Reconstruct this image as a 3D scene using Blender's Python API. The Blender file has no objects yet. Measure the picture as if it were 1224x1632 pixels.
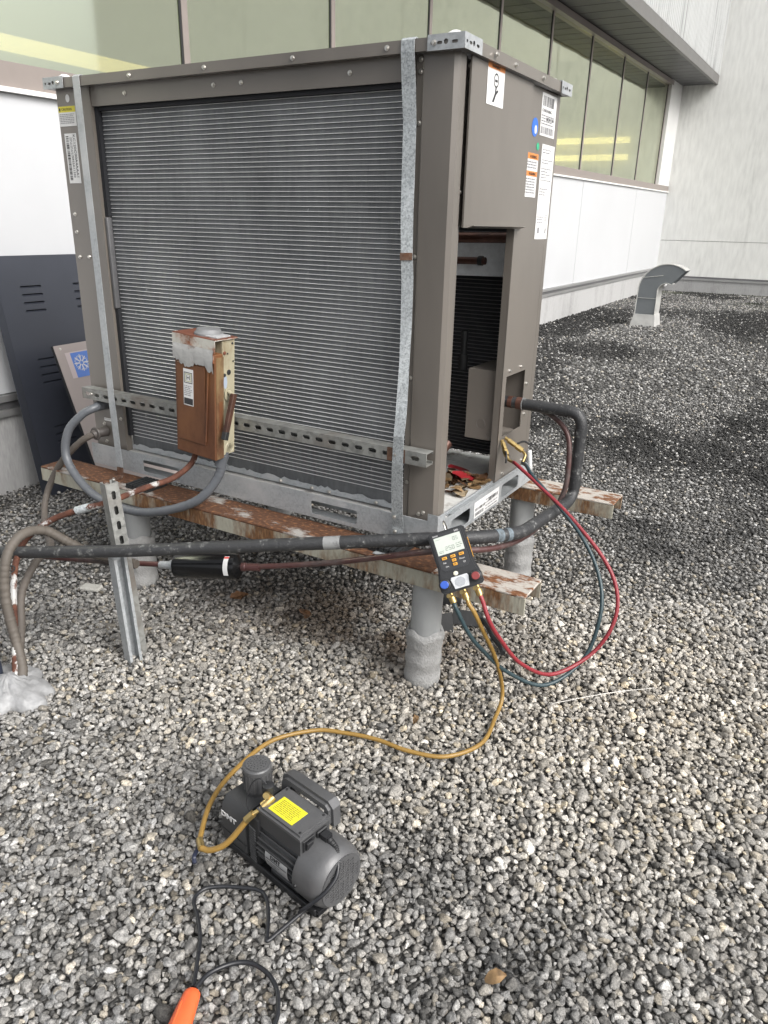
import bpy, bmesh, math, random
import numpy as np
from mathutils import Matrix, Vector, Euler

S = bpy.context.scene
COL = S.collection
rnd = random.Random(7)
R = math.radians

# ------------------------------------------------------------------ camera
CAM = Vector((0.9281, -1.8824, 1.3407))
fwd = Vector((-0.474, 0.804, -0.360)).normalized()
rgt = Vector((0.857, 0.515, 0.0212)); rgt = (rgt - fwd * rgt.dot(fwd)).normalized()
upv = rgt.cross(fwd)
cam_d = bpy.data.cameras.new('camera'); cam = bpy.data.objects.new('camera', cam_d); COL.objects.link(cam)
m = Matrix.Identity(4)
for i in range(3):
    m[i][0] = rgt[i]; m[i][1] = upv[i]; m[i][2] = -fwd[i]; m[i][3] = CAM[i]
cam.matrix_world = m
cam_d.sensor_width = 36; cam_d.lens = 1195.76 / 1632 * 36; cam_d.clip_start = 0.05; cam_d.clip_end = 400
S.camera = cam

# ------------------------------------------------------------------ sky and sun (overcast)
SUN_EL, SUN_AZ = R(42), R(12)       # azimuth measured from +X towards -Y
W = bpy.data.worlds.new('World'); S.world = W; W.use_nodes = True
nt = W.node_tree; nt.nodes.clear()
sky = nt.nodes.new('ShaderNodeTexSky'); sky.sky_type = 'NISHITA'; sky.sun_disc = False
sky.sun_elevation = SUN_EL; sky.sun_rotation = R(90) + SUN_AZ
sky.air_density = 1.0; sky.dust_density = 6.0; sky.ozone_density = 1.0
hs = nt.nodes.new('ShaderNodeHueSaturation'); hs.inputs['Saturation'].default_value = 0.22
bg = nt.nodes.new('ShaderNodeBackground'); bg.inputs[1].default_value = 0.15
wo = nt.nodes.new('ShaderNodeOutputWorld')
nt.links.new(sky.outputs[0], hs.inputs['Color']); nt.links.new(hs.outputs[0], bg.inputs[0]); nt.links.new(bg.outputs[0], wo.inputs[0])
sd = bpy.data.lights.new('sun', 'SUN'); sd.energy = 1.2; sd.angle = R(32); sd.color = (1.0, 0.97, 0.93)
sun = bpy.data.objects.new('sun', sd); COL.objects.link(sun)
sdir = Vector((math.cos(SUN_EL) * math.cos(SUN_AZ), -math.cos(SUN_EL) * math.sin(SUN_AZ), math.sin(SUN_EL)))
sun.rotation_euler = sdir.to_track_quat('Z', 'Y').to_euler(); sun.location = (4, -4, 8)
S.view_settings.view_transform = 'Standard'; S.view_settings.look = 'None'
S.view_settings.exposure = 0.72; S.view_settings.gamma = 1.0; S.view_settings.use_curve_mapping = False

# ------------------------------------------------------------------ helpers: objects
def wm(o):
    b = o.matrix_parent_inverse @ o.matrix_basis if o.parent else o.matrix_basis
    return wm(o.parent) @ b if o.parent else b.copy()

def add(name, me, mat=None, parent=None, world=True, mx=None):
    """link a mesh; world=True: its vertices are world coordinates, else the parent's frame"""
    o = bpy.data.objects.new(name, me); COL.objects.link(o)
    if mat is not None:
        if not me.materials: me.materials.append(mat)
        elif me.materials[0] != mat: me.materials.clear(); me.materials.append(mat)
    if parent is not None:
        o.parent = parent
        if world: o.matrix_parent_inverse = wm(parent).inverted()
    if mx is not None: o.matrix_basis = mx
    return o

def tag(o, label=None, cat=None, group=None, kind=None):
    if label: o['label'] = label
    if cat: o['category'] = cat
    if group: o['group'] = group
    if kind: o['kind'] = kind
    return o

def thing(name, label, cat, loc=(0, 0, 0), rot=(0, 0, 0), group=None, mx=None):
    o = bpy.data.objects.new(name, None); COL.objects.link(o)
    o.empty_display_size = 0.05
    if mx is not None: o.matrix_basis = mx
    else: o.location = loc; o.rotation_euler = rot
    return tag(o, label, cat, group)

# ------------------------------------------------------------------ helpers: meshes
def finish(bm, smooth=False, ang=None):
    bmesh.ops.recalc_face_normals(bm, faces=bm.faces)
    me = bpy.data.meshes.new('m'); bm.to_mesh(me); bm.free()
    if smooth:
        me.polygons.foreach_set('use_smooth', [True] * len(me.polygons))
        if ang: me.set_sharp_from_angle(angle=R(ang))
    return me

def bx(bm, x0, x1, y0, y1, z0, z1, bev=0.0, seg=1):
    r = bmesh.ops.create_cube(bm, size=1.0, matrix=Matrix.Translation(((x0+x1)/2, (y0+y1)/2, (z0+z1)/2)) @ Matrix.Diagonal((x1-x0, y1-y0, z1-z0, 1)))
    if bev:
        es = {e for v in r['verts'] for e in v.link_edges}
        bmesh.ops.bevel(bm, geom=list(es), offset=bev, segments=seg, affect='EDGES', profile=0.5)
    return bm

def box(x0, x1, y0, y1, z0, z1, bev=0.0, seg=1):
    return finish(bx(bmesh.new(), x0, x1, y0, y1, z0, z1, bev, seg), bev > 0 and seg > 1, 35)

def boxes(lst, bev=0.0):
    bm = bmesh.new()
    for b in lst: bx(bm, *b, bev=bev)
    return finish(bm)

def curve_plate(outline, holes, th):
    """flat plate with holes in its XY plane, th thick, centred on z=0"""
    cu = bpy.data.curves.new('c', 'CURVE'); cu.dimensions = '2D'; cu.fill_mode = 'BOTH'; cu.extrude = th / 2
    for pts in [outline] + list(holes):
        sp = cu.splines.new('POLY'); sp.points.add(len(pts) - 1)
        for q, pt in zip(sp.points, pts): q.co = (pt[0], pt[1], 0, 1)
        sp.use_cyclic_u = True
    ob = bpy.data.objects.new('c', cu)
    me = bpy.data.meshes.new_from_object(ob)
    bpy.data.objects.remove(ob); bpy.data.curves.remove(cu)
    return me

def rect(x0, y0, x1, y1): return [(x0, y0), (x1, y0), (x1, y1), (x0, y1)]
def rrect(x0, y0, x1, y1, r, n=4):
    out = []
    for cx, cy, a in ((x1-r, y0+r, -90), (x1-r, y1-r, 0), (x0+r, y1-r, 90), (x0+r, y0+r, 180)):
        for k in range(n + 1):
            t = R(a + 90 * k / n); out.append((cx + r*math.cos(t), cy + r*math.sin(t)))
    return out
def circ(cx, cy, r, n=12): return [(cx + r*math.cos(2*math.pi*k/n), cy + r*math.sin(2*math.pi*k/n)) for k in range(n)]

FRONT = Matrix(((1,0,0,0),(0,0,-1,0),(0,1,0,0),(0,0,0,1)))    # plate XY -> world XZ, facing -Y
ENDM = Matrix(((0,0,1,0),(1,0,0,0),(0,1,0,0),(0,0,0,1)))      # plate XY -> world YZ, facing +X
def tf(me, mx): me.transform(mx); return me

def crom(pts, n=8):
    P = [Vector(p) for p in pts]; P = [P[0]*2 - P[1]] + P + [P[-1]*2 - P[-2]]
    out = []
    for i in range(1, len(P) - 2):
        a, b, c, d = P[i-1:i+3]
        for k in range(n):
            t = k / n
            out.append(0.5*((2*b) + (c-a)*t + (2*a-5*b+4*c-d)*t*t + (3*b-a-3*c+d)*t**3))
    out.append(P[-2]); return out

def tube(pts, rad, seg=12, n=8, smooth_path=True, caps=True):
    """rad: number or function of (0..1, arc length)"""
    C = crom(pts, n) if smooth_path else [Vector(p) for p in pts]
    L = [0]
    for i in range(1, len(C)): L.append(L[-1] + (C[i]-C[i-1]).length)
    bm = bmesh.new(); rings = []; N = None
    for i, c in enumerate(C):
        t = (C[min(i+1, len(C)-1)] - C[max(i-1, 0)]).normalized()
        if N is None: N = t.orthogonal().normalized()
        N = (N - t*N.dot(t)).normalized(); B = t.cross(N)
        r = rad(L[i]/L[-1], L[i]) if callable(rad) else rad
        rings.append([bm.verts.new(c + (N*math.cos(2*math.pi*k/seg) + B*math.sin(2*math.pi*k/seg))*r) for k in range(seg)])
    for a, b in zip(rings, rings[1:]):
        for k in range(seg): bm.faces.new((a[k], a[(k+1) % seg], b[(k+1) % seg], b[k]))
    if caps: bm.faces.new(rings[0][::-1]); bm.faces.new(rings[-1])
    return finish(bm, True, 50)

def dense(pts, step, n=40):
    C = crom(pts, n); out = [C[0]]; acc = 0
    for a, b in zip(C, C[1:]):
        acc += (b-a).length
        if acc >= step: out.append(b); acc = 0
    if (out[-1]-C[-1]).length > step*0.3: out.append(C[-1])
    return out

def rounded_path(pts, rad, n=6):
    """polyline with circular-ish fillets"""
    P = [Vector(p) for p in pts]; out = [P[0]]
    for i in range(1, len(P)-1):
        a, b, c = P[i-1], P[i], P[i+1]
        d1 = (a-b); d2 = (c-b); r = min(rad, d1.length*.48, d2.length*.48)
        p0 = b + d1.normalized()*r; p1 = b + d2.normalized()*r
        for k in range(n+1):
            t = k/n; out.append(p0*(1-t)**2 + b*2*t*(1-t) + p1*t*t)
    out.append(P[-1]); return out

def lathe(prof, seg=24, axis='Z'):
    """prof: list of (r, h)"""
    bm = bmesh.new(); rings = []
    for r, h in prof:
        rings.append([bm.verts.new((r*math.cos(2*math.pi*k/seg), r*math.sin(2*math.pi*k/seg), h)) for k in range(seg)])
    for a, b in zip(rings, rings[1:]):
        for k in range(seg): bm.faces.new((a[k], a[(k+1) % seg], b[(k+1) % seg], b[k]))
    bm.faces.new(rings[0][::-1]); bm.faces.new(rings[-1])
    me = finish(bm, True, 32)
    if axis == 'X': me.transform(Matrix.Rotation(R(90), 4, 'Y'))
    if axis == 'Y': me.transform(Matrix.Rotation(R(-90), 4, 'X'))
    return me

def extrude_profile(prof, x0, x1, axis='X', closed=True):
    """prof: (a,b) points -> (y,z) along X, or (x,z) along Y, or (x,y) along Z"""
    bm = bmesh.new()
    f = {'X': lambda a, b, t: (t, a, b), 'Y': lambda a, b, t: (a, t, b), 'Z': lambda a, b, t: (a, b, t)}[axis]
    A = [bm.verts.new(f(a, b, x0)) for a, b in prof]; B = [bm.verts.new(f(a, b, x1)) for a, b in prof]
    n = len(prof)
    for k in range(n if closed else n-1): bm.faces.new((A[k], A[(k+1) % n], B[(k+1) % n], B[k]))
    if closed: bm.faces.new(A[::-1]); bm.faces.new(B)
    return finish(bm)

def text_mesh(s, size, depth=0.0004, bold=0.0):
    cu = bpy.data.curves.new('t', 'FONT'); cu.body = s; cu.size = size; cu.extrude = depth; cu.offset = bold
    cu.resolution_u = 2
    ob = bpy.data.objects.new('t', cu); me = bpy.data.meshes.new_from_object(ob)
    bpy.data.objects.remove(ob); bpy.data.curves.remove(cu); return me

def quads(rects, z=0.0):
    """flat print: rectangles (x0,y0,x1,y1)"""
    v = []; f = []
    for x0, y0, x1, y1 in rects:
        i = len(v); v += [(x0, y0, z), (x1, y0, z), (x1, y1, z), (x0, y1, z)]; f.append((i, i+1, i+2, i+3))
    me = bpy.data.meshes.new('q'); me.from_pydata(v, [], f); return me

def text_rows(x0, y0, x1, y1, pitch, fill=0.45, seed=1, ragged=0.3):
    r = random.Random(seed); out = []; y = y1 - pitch
    while y > y0:
        x = x0; end = x1 - r.random()*ragged*(x1-x0)
        while x < end:
            w = r.uniform(0.6, 2.6)*pitch; out.append((x, y, min(x+w, end), y + pitch*fill)); x += w + pitch*0.35
        y -= pitch
    return out
def bars(x0, y0, x1, y1, u, seed=1):
    r = random.Random(seed); x = x0; out = []
    while x < x1:
        w = u*r.choice((1, 1, 2, 3)); out.append((x, y0, min(x+w, x1), y1)); x += w + u*r.choice((1, 1, 2))
    return out

# ------------------------------------------------------------------ materials
def mat(name, col, rough=0.5, metal=0.0, var=0.0, scale=8.0, bump=0.0, bscale=60.0, spec=0.5, coat=0.0):
    """plain procedural material: noise-varied colour and roughness, fine bump"""
    M = bpy.data.materials.new(name); M.use_nodes = True; t = M.node_tree; n = t.nodes; l = t.links
    b = n['Principled BSDF']; b.inputs['Roughness'].default_value = rough; b.inputs['Metallic'].default_value = metal
    b.inputs['Specular IOR Level'].default_value = spec; b.inputs['Coat Weight'].default_value = coat
    tc = n.new('ShaderNodeTexCoord')
    if var:
        nz = n.new('ShaderNodeTexNoise'); nz.inputs['Scale'].default_value = scale; nz.inputs['Detail'].default_value = 6; nz.inputs['Roughness'].default_value = .65
        l.new(tc.outputs['Object'], nz.inputs['Vector'])
        cr = n.new('ShaderNodeValToRGB'); cr.color_ramp.elements[0].position = .3; cr.color_ramp.elements[1].position = .7
        cr.color_ramp.elements[0].color = [max(0, c*(1-var)) for c in col] + [1]; cr.color_ramp.elements[1].color = [min(1, c*(1+var)) for c in col] + [1]
        l.new(nz.outputs[0], cr.inputs[0]); l.new(cr.outputs[0], b.inputs['Base Color'])
        mr = n.new('ShaderNodeMapRange'); mr.inputs[3].default_value = max(.02, rough-.12); mr.inputs[4].default_value = min(1, rough+.12)
        l.new(nz.outputs[0], mr.inputs[0]); l.new(mr.outputs[0], b.inputs['Roughness'])
    else: b.inputs['Base Color'].default_value = (*col, 1)
    if bump:
        nb = n.new('ShaderNodeTexNoise'); nb.inputs['Scale'].default_value = bscale; nb.inputs['Detail'].default_value = 4
        l.new(tc.outputs['Object'], nb.inputs['Vector'])
        bp = n.new('ShaderNodeBump'); bp.inputs['Strength'].default_value = bump; bp.inputs['Distance'].default_value = 0.004
        l.new(nb.outputs[0], bp.inputs['Height']); l.new(bp.outputs[0], b.inputs['Normal'])
    return M

def N(t, typ, **kw):
    n = t.nodes.new(typ)
    for k, v in kw.items():
        if k.startswith('i_'):
            key = k[2:]; n.inputs[int(key) if key.isdigit() else key.replace('_', ' ')].default_value = v
        else: setattr(n, k, v)
    return n
def ramp(t, stops):
    c = t.nodes.new('ShaderNodeValToRGB'); e = c.color_ramp.elements
    while len(e) < len(stops): e.new(0.5)
    for q, (p, col) in zip(e, stops): q.position = p; q.color = (*col, 1) if len(col) == 3 else col
    return c
def new_mat(name):
    M = bpy.data.materials.new(name); M.use_nodes = True; return M, M.node_tree, M.node_tree.nodes['Principled BSDF']

def worn(name, base, stain, lo, hi, scale=5.0, stretch=(1, 1, 1), rough=(.5, .85), metal=0.0, bump=.3, third=None, seed=0.0, fine=40):
    """base paint with stains / rust patches in noise-shaped areas"""
    M, t, b = new_mat(name); l = t.links
    tc = N(t, 'ShaderNodeTexCoord'); mp = N(t, 'ShaderNodeMapping'); mp.inputs['Scale'].default_value = stretch; mp.inputs['Location'].default_value = (seed, seed*1.7, seed*.6)
    l.new(tc.outputs['Object'], mp.inputs[0])
    n1 = N(t, 'ShaderNodeTexNoise', i_Scale=scale, i_Detail=8.0, i_Roughness=.68); l.new(mp.outputs[0], n1.inputs['Vector'])
    n2 = N(t, 'ShaderNodeTexNoise', i_Scale=fine, i_Detail=5.0); l.new(mp.outputs[0], n2.inputs['Vector'])
    mk = ramp(t, [(lo, (0, 0, 0)), (hi, (1, 1, 1))]); l.new(n1.outputs[0], mk.inputs[0])
    sc = ramp(t, [(.3, tuple(c*.55 for c in stain)), (.55, stain), (.75, third or tuple(min(1, c*1.5) for c in stain))]); l.new(n2.outputs[0], sc.inputs[0])
    bc = ramp(t, [(.3, tuple(c*.86 for c in base)), (.7, base)]); l.new(n2.outputs[0], bc.inputs[0])
    mx = N(t, 'ShaderNodeMixRGB'); l.new(mk.outputs[0], mx.inputs[0]); l.new(bc.outputs[0], mx.inputs[1]); l.new(sc.outputs[0], mx.inputs[2])
    l.new(mx.outputs[0], b.inputs['Base Color'])
    mr = N(t, 'ShaderNodeMapRange'); mr.inputs[3].default_value = rough[0]; mr.inputs[4].default_value = rough[1]; l.new(mk.outputs[0], mr.inputs[0]); l.new(mr.outputs[0], b.inputs['Roughness'])
    if metal:
        mm = N(t, 'ShaderNodeMapRange'); mm.inputs[3].default_value = metal; mm.inputs[4].default_value = 0; l.new(mk.outputs[0], mm.inputs[0]); l.new(mm.outputs[0], b.inputs['Metallic'])
    bp = N(t, 'ShaderNodeBump', i_Strength=bump, i_Distance=.004); ad = N(t, 'ShaderNodeMath', operation='ADD'); l.new(n1.outputs[0], ad.inputs[0]); l.new(n2.outputs[0], ad.inputs[1])
    l.new(ad.outputs[0], bp.inputs['Height']); l.new(bp.outputs[0], b.inputs['Normal'])
    return M

def galv_mat(name, lo, hi, scale=70, rough=.42, metal=.75, dirt=None):
    M, t, b = new_mat(name); l = t.links
    tc = N(t, 'ShaderNodeTexCoord'); v = N(t, 'ShaderNodeTexVoronoi', i_Scale=float(scale)); l.new(tc.outputs['Object'], v.inputs['Vector'])
    n1 = N(t, 'ShaderNodeTexNoise', i_Scale=float(scale)*.6, i_Detail=7.0, i_Roughness=.75); l.new(tc.outputs['Object'], n1.inputs['Vector'])
    n3 = N(t, 'ShaderNodeTexNoise', i_Scale=5.0, i_Detail=6.0, i_Roughness=.6); l.new(tc.outputs['Object'], n3.inputs['Vector'])
    a = N(t, 'ShaderNodeMath', operation='MULTIPLY_ADD', i_1=.45); l.new(v.outputs['Color'], a.inputs[0]); 
    a2 = N(t, 'ShaderNodeMath', operation='MULTIPLY', i_1=.75); l.new(n1.outputs[0], a2.inputs[0]); l.new(a2.outputs[0], a.inputs[2])
    c = ramp(t, [(.3, lo), (.72, hi)]); l.new(a.outputs[0], c.inputs[0])
    if dirt:
        mk = ramp(t, [(.5, (0, 0, 0)), (.68, (1, 1, 1))]); l.new(n3.outputs[0], mk.inputs[0])
        mx = N(t, 'ShaderNodeMixRGB'); mx.inputs[2].default_value = (*dirt, 1); l.new(mk.outputs[0], mx.inputs[0]); l.new(c.outputs[0], mx.inputs[1]); l.new(mx.outputs[0], b.inputs['Base Color'])
    else: l.new(c.outputs[0], b.inputs['Base Color'])
    b.inputs['Metallic'].default_value = metal
    mr = N(t, 'ShaderNodeMapRange'); mr.inputs[3].default_value = rough-.1; mr.inputs[4].default_value = rough+.2; l.new(a.outputs[0], mr.inputs[0]); l.new(mr.outputs[0], b.inputs['Roughness'])
    return M

BROWN = worn('taupe_paint', (.160, .143, .125), (.138, .124, .109), .46, .80, .8, (1, 1, .45), (.30, .42), 0, .012, (.165, .148, .131), 1.0, 3)
BROWN.node_tree.nodes['Principled BSDF'].inputs['Coat Weight'].default_value = .6
BROWN.node_tree.nodes['Principled BSDF'].inputs['Coat Roughness'].default_value = .32
BROWN_D = mat('taupe_paint_inside', (.165, .148, .13), .5, 0, .06, 4)
DARK = mat('black_rubber', (.016, .017, .018), .55, 0, .3, 20, .15, 80)
GASKET = mat('black_gasket', (.012, .013, .016), .8)
GALV = galv_mat('galvanised_spangle', (.20, .22, .23), (.50, .53, .545), 260, .45, .5)
GALV2 = galv_mat('galvanised_dull', (.30, .32, .33), (.42, .44, .455), 150, .45, .45, (.50, .51, .515))
GALV_STRAP_RUST = worn('strap_rust', (.13, .085, .06), (.085, .038, .02), .4, .6, 30)
STRUT = galv_mat('strut_zinc', (.17, .172, .165), (.30, .305, .29), 60, .42, .5, (.19, .17, .15))
SCREW = mat('zinc_screw', (.62, .60, .56), .3, .9)
TUBEM = mat('coil_tube_aluminium', (.72, .73, .73), .42, .4, .12, 6)
COPPER = worn('old_copper', (.13, .060, .043), (.085, .042, .034), .42, .68, 9, (1, 1, 1), (.32, .6), .55, .1)
COPPER_R = worn('oxidised_liquid_line', (.085, .036, .034), (.085, .072, .068), .45, .65, 6, (1, 1, 1), (.38, .6), .25, .1)
PIPEB = worn('dark_oxidised_pipe', (.034, .035, .037), (.13, .133, .13), .56, .66, 38, (1, 1, 1), (.5, .75), .1, .4, (.34, .34, .33), fine=160)
BRASS = mat('brass', (.42, .31, .13), .33, .85, .2, 60)
WHITE = mat('white_label', (.66, .66, .655), .5)
INK = mat('black_ink', (.03, .03, .033), .6)
INKG = mat('grey_ink', (.20, .20, .21), .6)
ORANGE_L = mat('orange_print', (.60, .22, .06), .5)
YELLOW_L = mat('yellow_print', (.60, .53, .05), .5)
BLUE_L = mat('blue_print', (.03, .14, .55), .4)
GREEN_L = mat('green_print', (.03, .38, .20), .4)

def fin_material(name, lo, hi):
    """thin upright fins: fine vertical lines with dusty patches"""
    M, t, b = new_mat(name); l = t.links
    tc = N(t, 'ShaderNodeTexCoord'); w = N(t, 'ShaderNodeTexWave', wave_type='BANDS', bands_direction='X', i_Scale=105.0, i_Distortion=.6, i_Detail=2.0); l.new(tc.outputs['Object'], w.inputs['Vector'])
    n1 = N(t, 'ShaderNodeTexNoise', i_Scale=4.0, i_Detail=7.0, i_Roughness=.7); l.new(tc.outputs['Object'], n1.inputs['Vector'])
    mp = N(t, 'ShaderNodeMapping'); mp.inputs['Scale'].default_value = (90, 90, 12); l.new(tc.outputs['Object'], mp.inputs[0])
    n2 = N(t, 'ShaderNodeTexNoise', i_Scale=1.0, i_Detail=3.0); l.new(mp.outputs[0], n2.inputs['Vector'])
    a = N(t, 'ShaderNodeMath', operation='MULTIPLY_ADD', i_1=.05); l.new(w.outputs[1], a.inputs[0])
    a2 = N(t, 'ShaderNodeMath', operation='MULTIPLY_ADD', i_1=.35); l.new(n2.outputs[0], a2.inputs[0])
    a9 = N(t, 'ShaderNodeMath', operation='MULTIPLY_ADD', i_1=1.0, i_2=.30); l.new(n1.outputs[0], a9.inputs[0]); l.new(a9.outputs[0], a2.inputs[2])
    a3 = N(t, 'ShaderNodeMath', operation='MULTIPLY', i_1=.5); l.new(a2.outputs[0], a3.inputs[0]); l.new(a3.outputs[0], a.inputs[2])
    c = ramp(t, [(.38, lo), (.70, hi)]); l.new(a.outputs[0], c.inputs[0])
    mp2 = N(t, 'ShaderNodeMapping'); mp2.inputs['Scale'].default_value = (30, 30, 22); l.new(tc.outputs['Object'], mp2.inputs[0])
    n4 = N(t, 'ShaderNodeTexNoise', i_Scale=1.0, i_Detail=5.0, i_Roughness=.7); l.new(mp2.outputs[0], n4.inputs['Vector'])
    k4 = ramp(t, [(.66, (0, 0, 0)), (.74, (1, 1, 1))]); l.new(n4.outputs[0], k4.inputs[0])      # flattened fins and lint
    m4 = N(t, 'ShaderNodeMixRGB'); m4.inputs[2].default_value = (*[min(1, q*1.9) for q in hi], 1); l.new(k4.outputs[0], m4.inputs[0]); l.new(c.outputs[0], m4.inputs[1]); l.new(m4.outputs[0], b.inputs['Base Color'])
    b.inputs['Roughness'].default_value = .6; b.inputs['Metallic'].default_value = .2
    bp = N(t, 'ShaderNodeBump', i_Strength=.3, i_Distance=.002); l.new(n2.outputs[0], bp.inputs['Height']); l.new(bp.outputs[0], b.inputs['Normal'])
    return M
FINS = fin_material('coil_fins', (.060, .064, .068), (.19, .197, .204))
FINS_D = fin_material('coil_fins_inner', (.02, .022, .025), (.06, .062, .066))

# ================================================================== SETTING
# ---- ground sheet
def ground_mat():
    M, t, b = new_mat('gravel_bed'); l = t.links
    tc = N(t, 'ShaderNodeTexCoord')
    v = N(t, 'ShaderNodeTexVoronoi', i_Scale=90.0); l.new(tc.outputs['Object'], v.inputs['Vector'])
    c = ramp(t, [(0, (.05, .048, .045)), (.5, (.12, .116, .108)), (1, (.26, .253, .24))]); l.new(v.outputs['Color'], c.inputs[0])
    l.new(c.outputs[0], b.inputs['Base Color']); b.inputs['Roughness'].default_value = .9
    bp = N(t, 'ShaderNodeBump', i_Strength=1.0, i_Distance=.02, invert=True); l.new(v.outputs[0], bp.inputs['Height']); l.new(bp.outputs[0], b.inputs['Normal'])
    return M
gm = bpy.data.meshes.new('g'); gm.from_pydata([(-40, -40, -.008), (60, -40, -.008), (60, 60, -.008), (-40, 60, -.008)], [], [(0, 1, 2, 3)])
tag(add('ground', gm, ground_mat()), kind='structure')

# ---- gravel: stones as real geometry
def vnoise(x, y, s, seed):
    rs = np.random.RandomState(seed); G = rs.rand(64, 64); u = x*s + 17.3; w = y*s + 5.1
    i = np.floor(u).astype(int); j = np.floor(w).astype(int); fu = u-i; fw = w-j
    fu = fu*fu*(3-2*fu); fw = fw*fw*(3-2*fw); g = lambda a, b: G[a % 64, b % 64]
    return (g(i, j)*(1-fu)+g(i+1, j)*fu)*(1-fw) + (g(i, j+1)*(1-fu)+g(i+1, j+1)*fu)*fw
def fbm(x, y, s, seed): return (vnoise(x, y, s, seed)*.5 + vnoise(x, y, s*2.1, seed+1)*.27 + vnoise(x, y, s*4.3, seed+2)*.15 + vnoise(x, y, s*9, seed+3)*.08)
def sstep(a, b, x): t = np.clip((x-a)/(b-a), 0, 1); return t*t*(3-2*t)

def stone_tints(x, y, rs):
    """colour of each stone: clean limestone near the stand, grimy algae-dark patches further back and locally"""
    n = len(x); q = rs.rand(n)
    val = np.where(q < .10, rs.uniform(.07, .13, n), np.where(q < .64, rs.uniform(.16, .26, n), np.where(q < .94, rs.uniform(.25, .36, n), rs.uniform(.36, .50, n))))
    warm = np.where(rs.rand(n) < .12, rs.uniform(.07, .17, n), rs.uniform(.0, .05, n))
    pale = np.exp(-(((x-.75)/.95)**2 + ((y-.20)/.85)**2)) + .6*np.exp(-(((x+.35)/.8)**2 + ((y+.45)/.4)**2))
    val = val*(1 + .45*np.clip(pale, 0, 1)); warm = warm + .07*np.clip(pale, 0, 1)
    back = sstep(1.3, 2.5, y + .7*(fbm(x, y, 1.1, 81)-.5))
    f = fbm(x, y*.6, .9, 11)
    patch = sstep(.44, .58, f)
    for cx, cy, rx, ry in ((.30, 3.05, .75, .55), (1.1, 3.3, .8, .5), (.30, 1.62, .26, .16), (.9, 9.5, 1.6, 1.3), (-.6, 12.0, 1.8, 1.0), (-1.9, 3.2, .5, .8), (-1.6, 7.0, .8, .8)):
        patch = np.maximum(patch, np.exp(-(((x-cx)/rx)**2 + ((y-cy)/ry)**2)**2)*(.55+.6*fbm(x, y, 2.5, 91)))
    for cx, cy, rx, ry in ((.55, 2.45, .45, .2), (-.5, 5.4, .9, .7), (-1.1, 4.2, .4, .5)):
        patch = patch*(1-.8*np.exp(-(((x-cx)/rx)**2 + ((y-cy)/ry)**2)))
    patch = np.clip(patch, 0, 1)
    grime = back*(.62 + .37*patch) + (1-back)*.40*sstep(.56, .74, fbm(x, y, 2.6, 31))
    grime = np.maximum(grime, .85*patch*sstep(1.2, 1.5, y))
    grime = np.clip(grime, 0, .97)
    for cx, cy, rr in ((.62, -.86, .075), (.42, 1.40, .24), (1.35, 1.9, .5), (.93, -.35, .04), (.05, -.35, .03)):
        g2 = np.exp(-(((x-cx)/rr)**2 + ((y-cy)/(rr*.8))**2)); grime = np.maximum(grime, .88*g2)
    keep = rs.rand(n) < .12 + back*(.15 - .21*patch)          # clean stones turned up among the grimy ones
    grime = np.where(keep, grime*.10, grime); val = np.where(keep & (back > .3), np.maximum(val, rs.uniform(.26, .50, n)), val)
    val = val*(1-.88*grime); warm = warm*(1-grime)
    col = np.stack([val*(1+warm), val*(1+warm*.25), val*(1-warm*.95)], 1)
    moss = sstep(13, 15.5, y)*sstep(.5, .7, fbm(x, y, .8, 51))*(rs.rand(n) < .6)
    col = col*(1-moss[:, None]*.5) + np.array([.05, .065, .02])*moss[:, None]*.5
    under = np.exp(-(((x+.40)/.55)**2 + ((y-.12)/.30)**2)) * sstep(.30, .55, fbm(x, y, 5, 61)) + .5*np.exp(-(((x+.15)/.16)**2 + ((y-.05)/.14)**2))
    under = np.clip(under, 0, 1)   # brown silt under the cabinet
    col = col*(1-.75*under[:, None]) + np.array([.075, .047, .026])*.75*under[:, None]
    return np.clip(col, .012, .75)

def in_view(x, y, mx, my):
    d = np.stack([x-CAM.x, y-CAM.y, np.full_like(x, -CAM.z)], 1)
    zz = d @ np.array(fwd); u = (d @ np.array(rgt))/np.maximum(zz, .05)*1195.76; v = -(d @ np.array(upv))/np.maximum(zz, .05)*1195.76
    px = 1195.76/np.maximum(zz, .3)
    return (zz > .3) & (np.abs(u) < 612 + mx*px) & (v < 816 + my*px) & (x > -2.62 - .0285*y) & (y < 17.2), zz

def scatter(sp, zlo, zhi, seed, mx=.8, my=.35):
    rs = np.random.RandomState(seed)
    gx, gy = np.meshgrid(np.arange(-4, 12, sp), np.arange(-1.9, 17.3, sp)); x = gx.ravel(); y = gy.ravel()
    x = x + rs.uniform(-.5, .5, x.size)*sp; y = y + rs.uniform(-.5, .5, y.size)*sp
    ok, zz = in_view(x, y, mx, my); ok &= (zz >= zlo) & (zz < zhi)
    return x[ok], y[ok], rs

def stone_mesh(seed, sub, squash):
    rs = np.random.RandomState(seed); bm = bmesh.new(); bmesh.ops.create_icosphere(bm, subdivisions=sub, radius=1)
    n = rs.normal(size=(13, 3)); n /= np.linalg.norm(n, axis=1)[:, None]; d = rs.uniform(.55, 1.0, 13)
    ax = np.array([1.0, rs.uniform(.68, .95), rs.uniform(*squash)])
    for v in bm.verts:
        w = np.array(v.co); k = np.maximum(n @ w, 1e-3); r = d/k
        rr = (np.sum(np.minimum(r, 4)**-7))**(-1/7)
        v.co = Vector(w*min(rr, 1.25)*(1+.04*rs.randn())*ax)
    return finish(bm, True)

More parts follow.
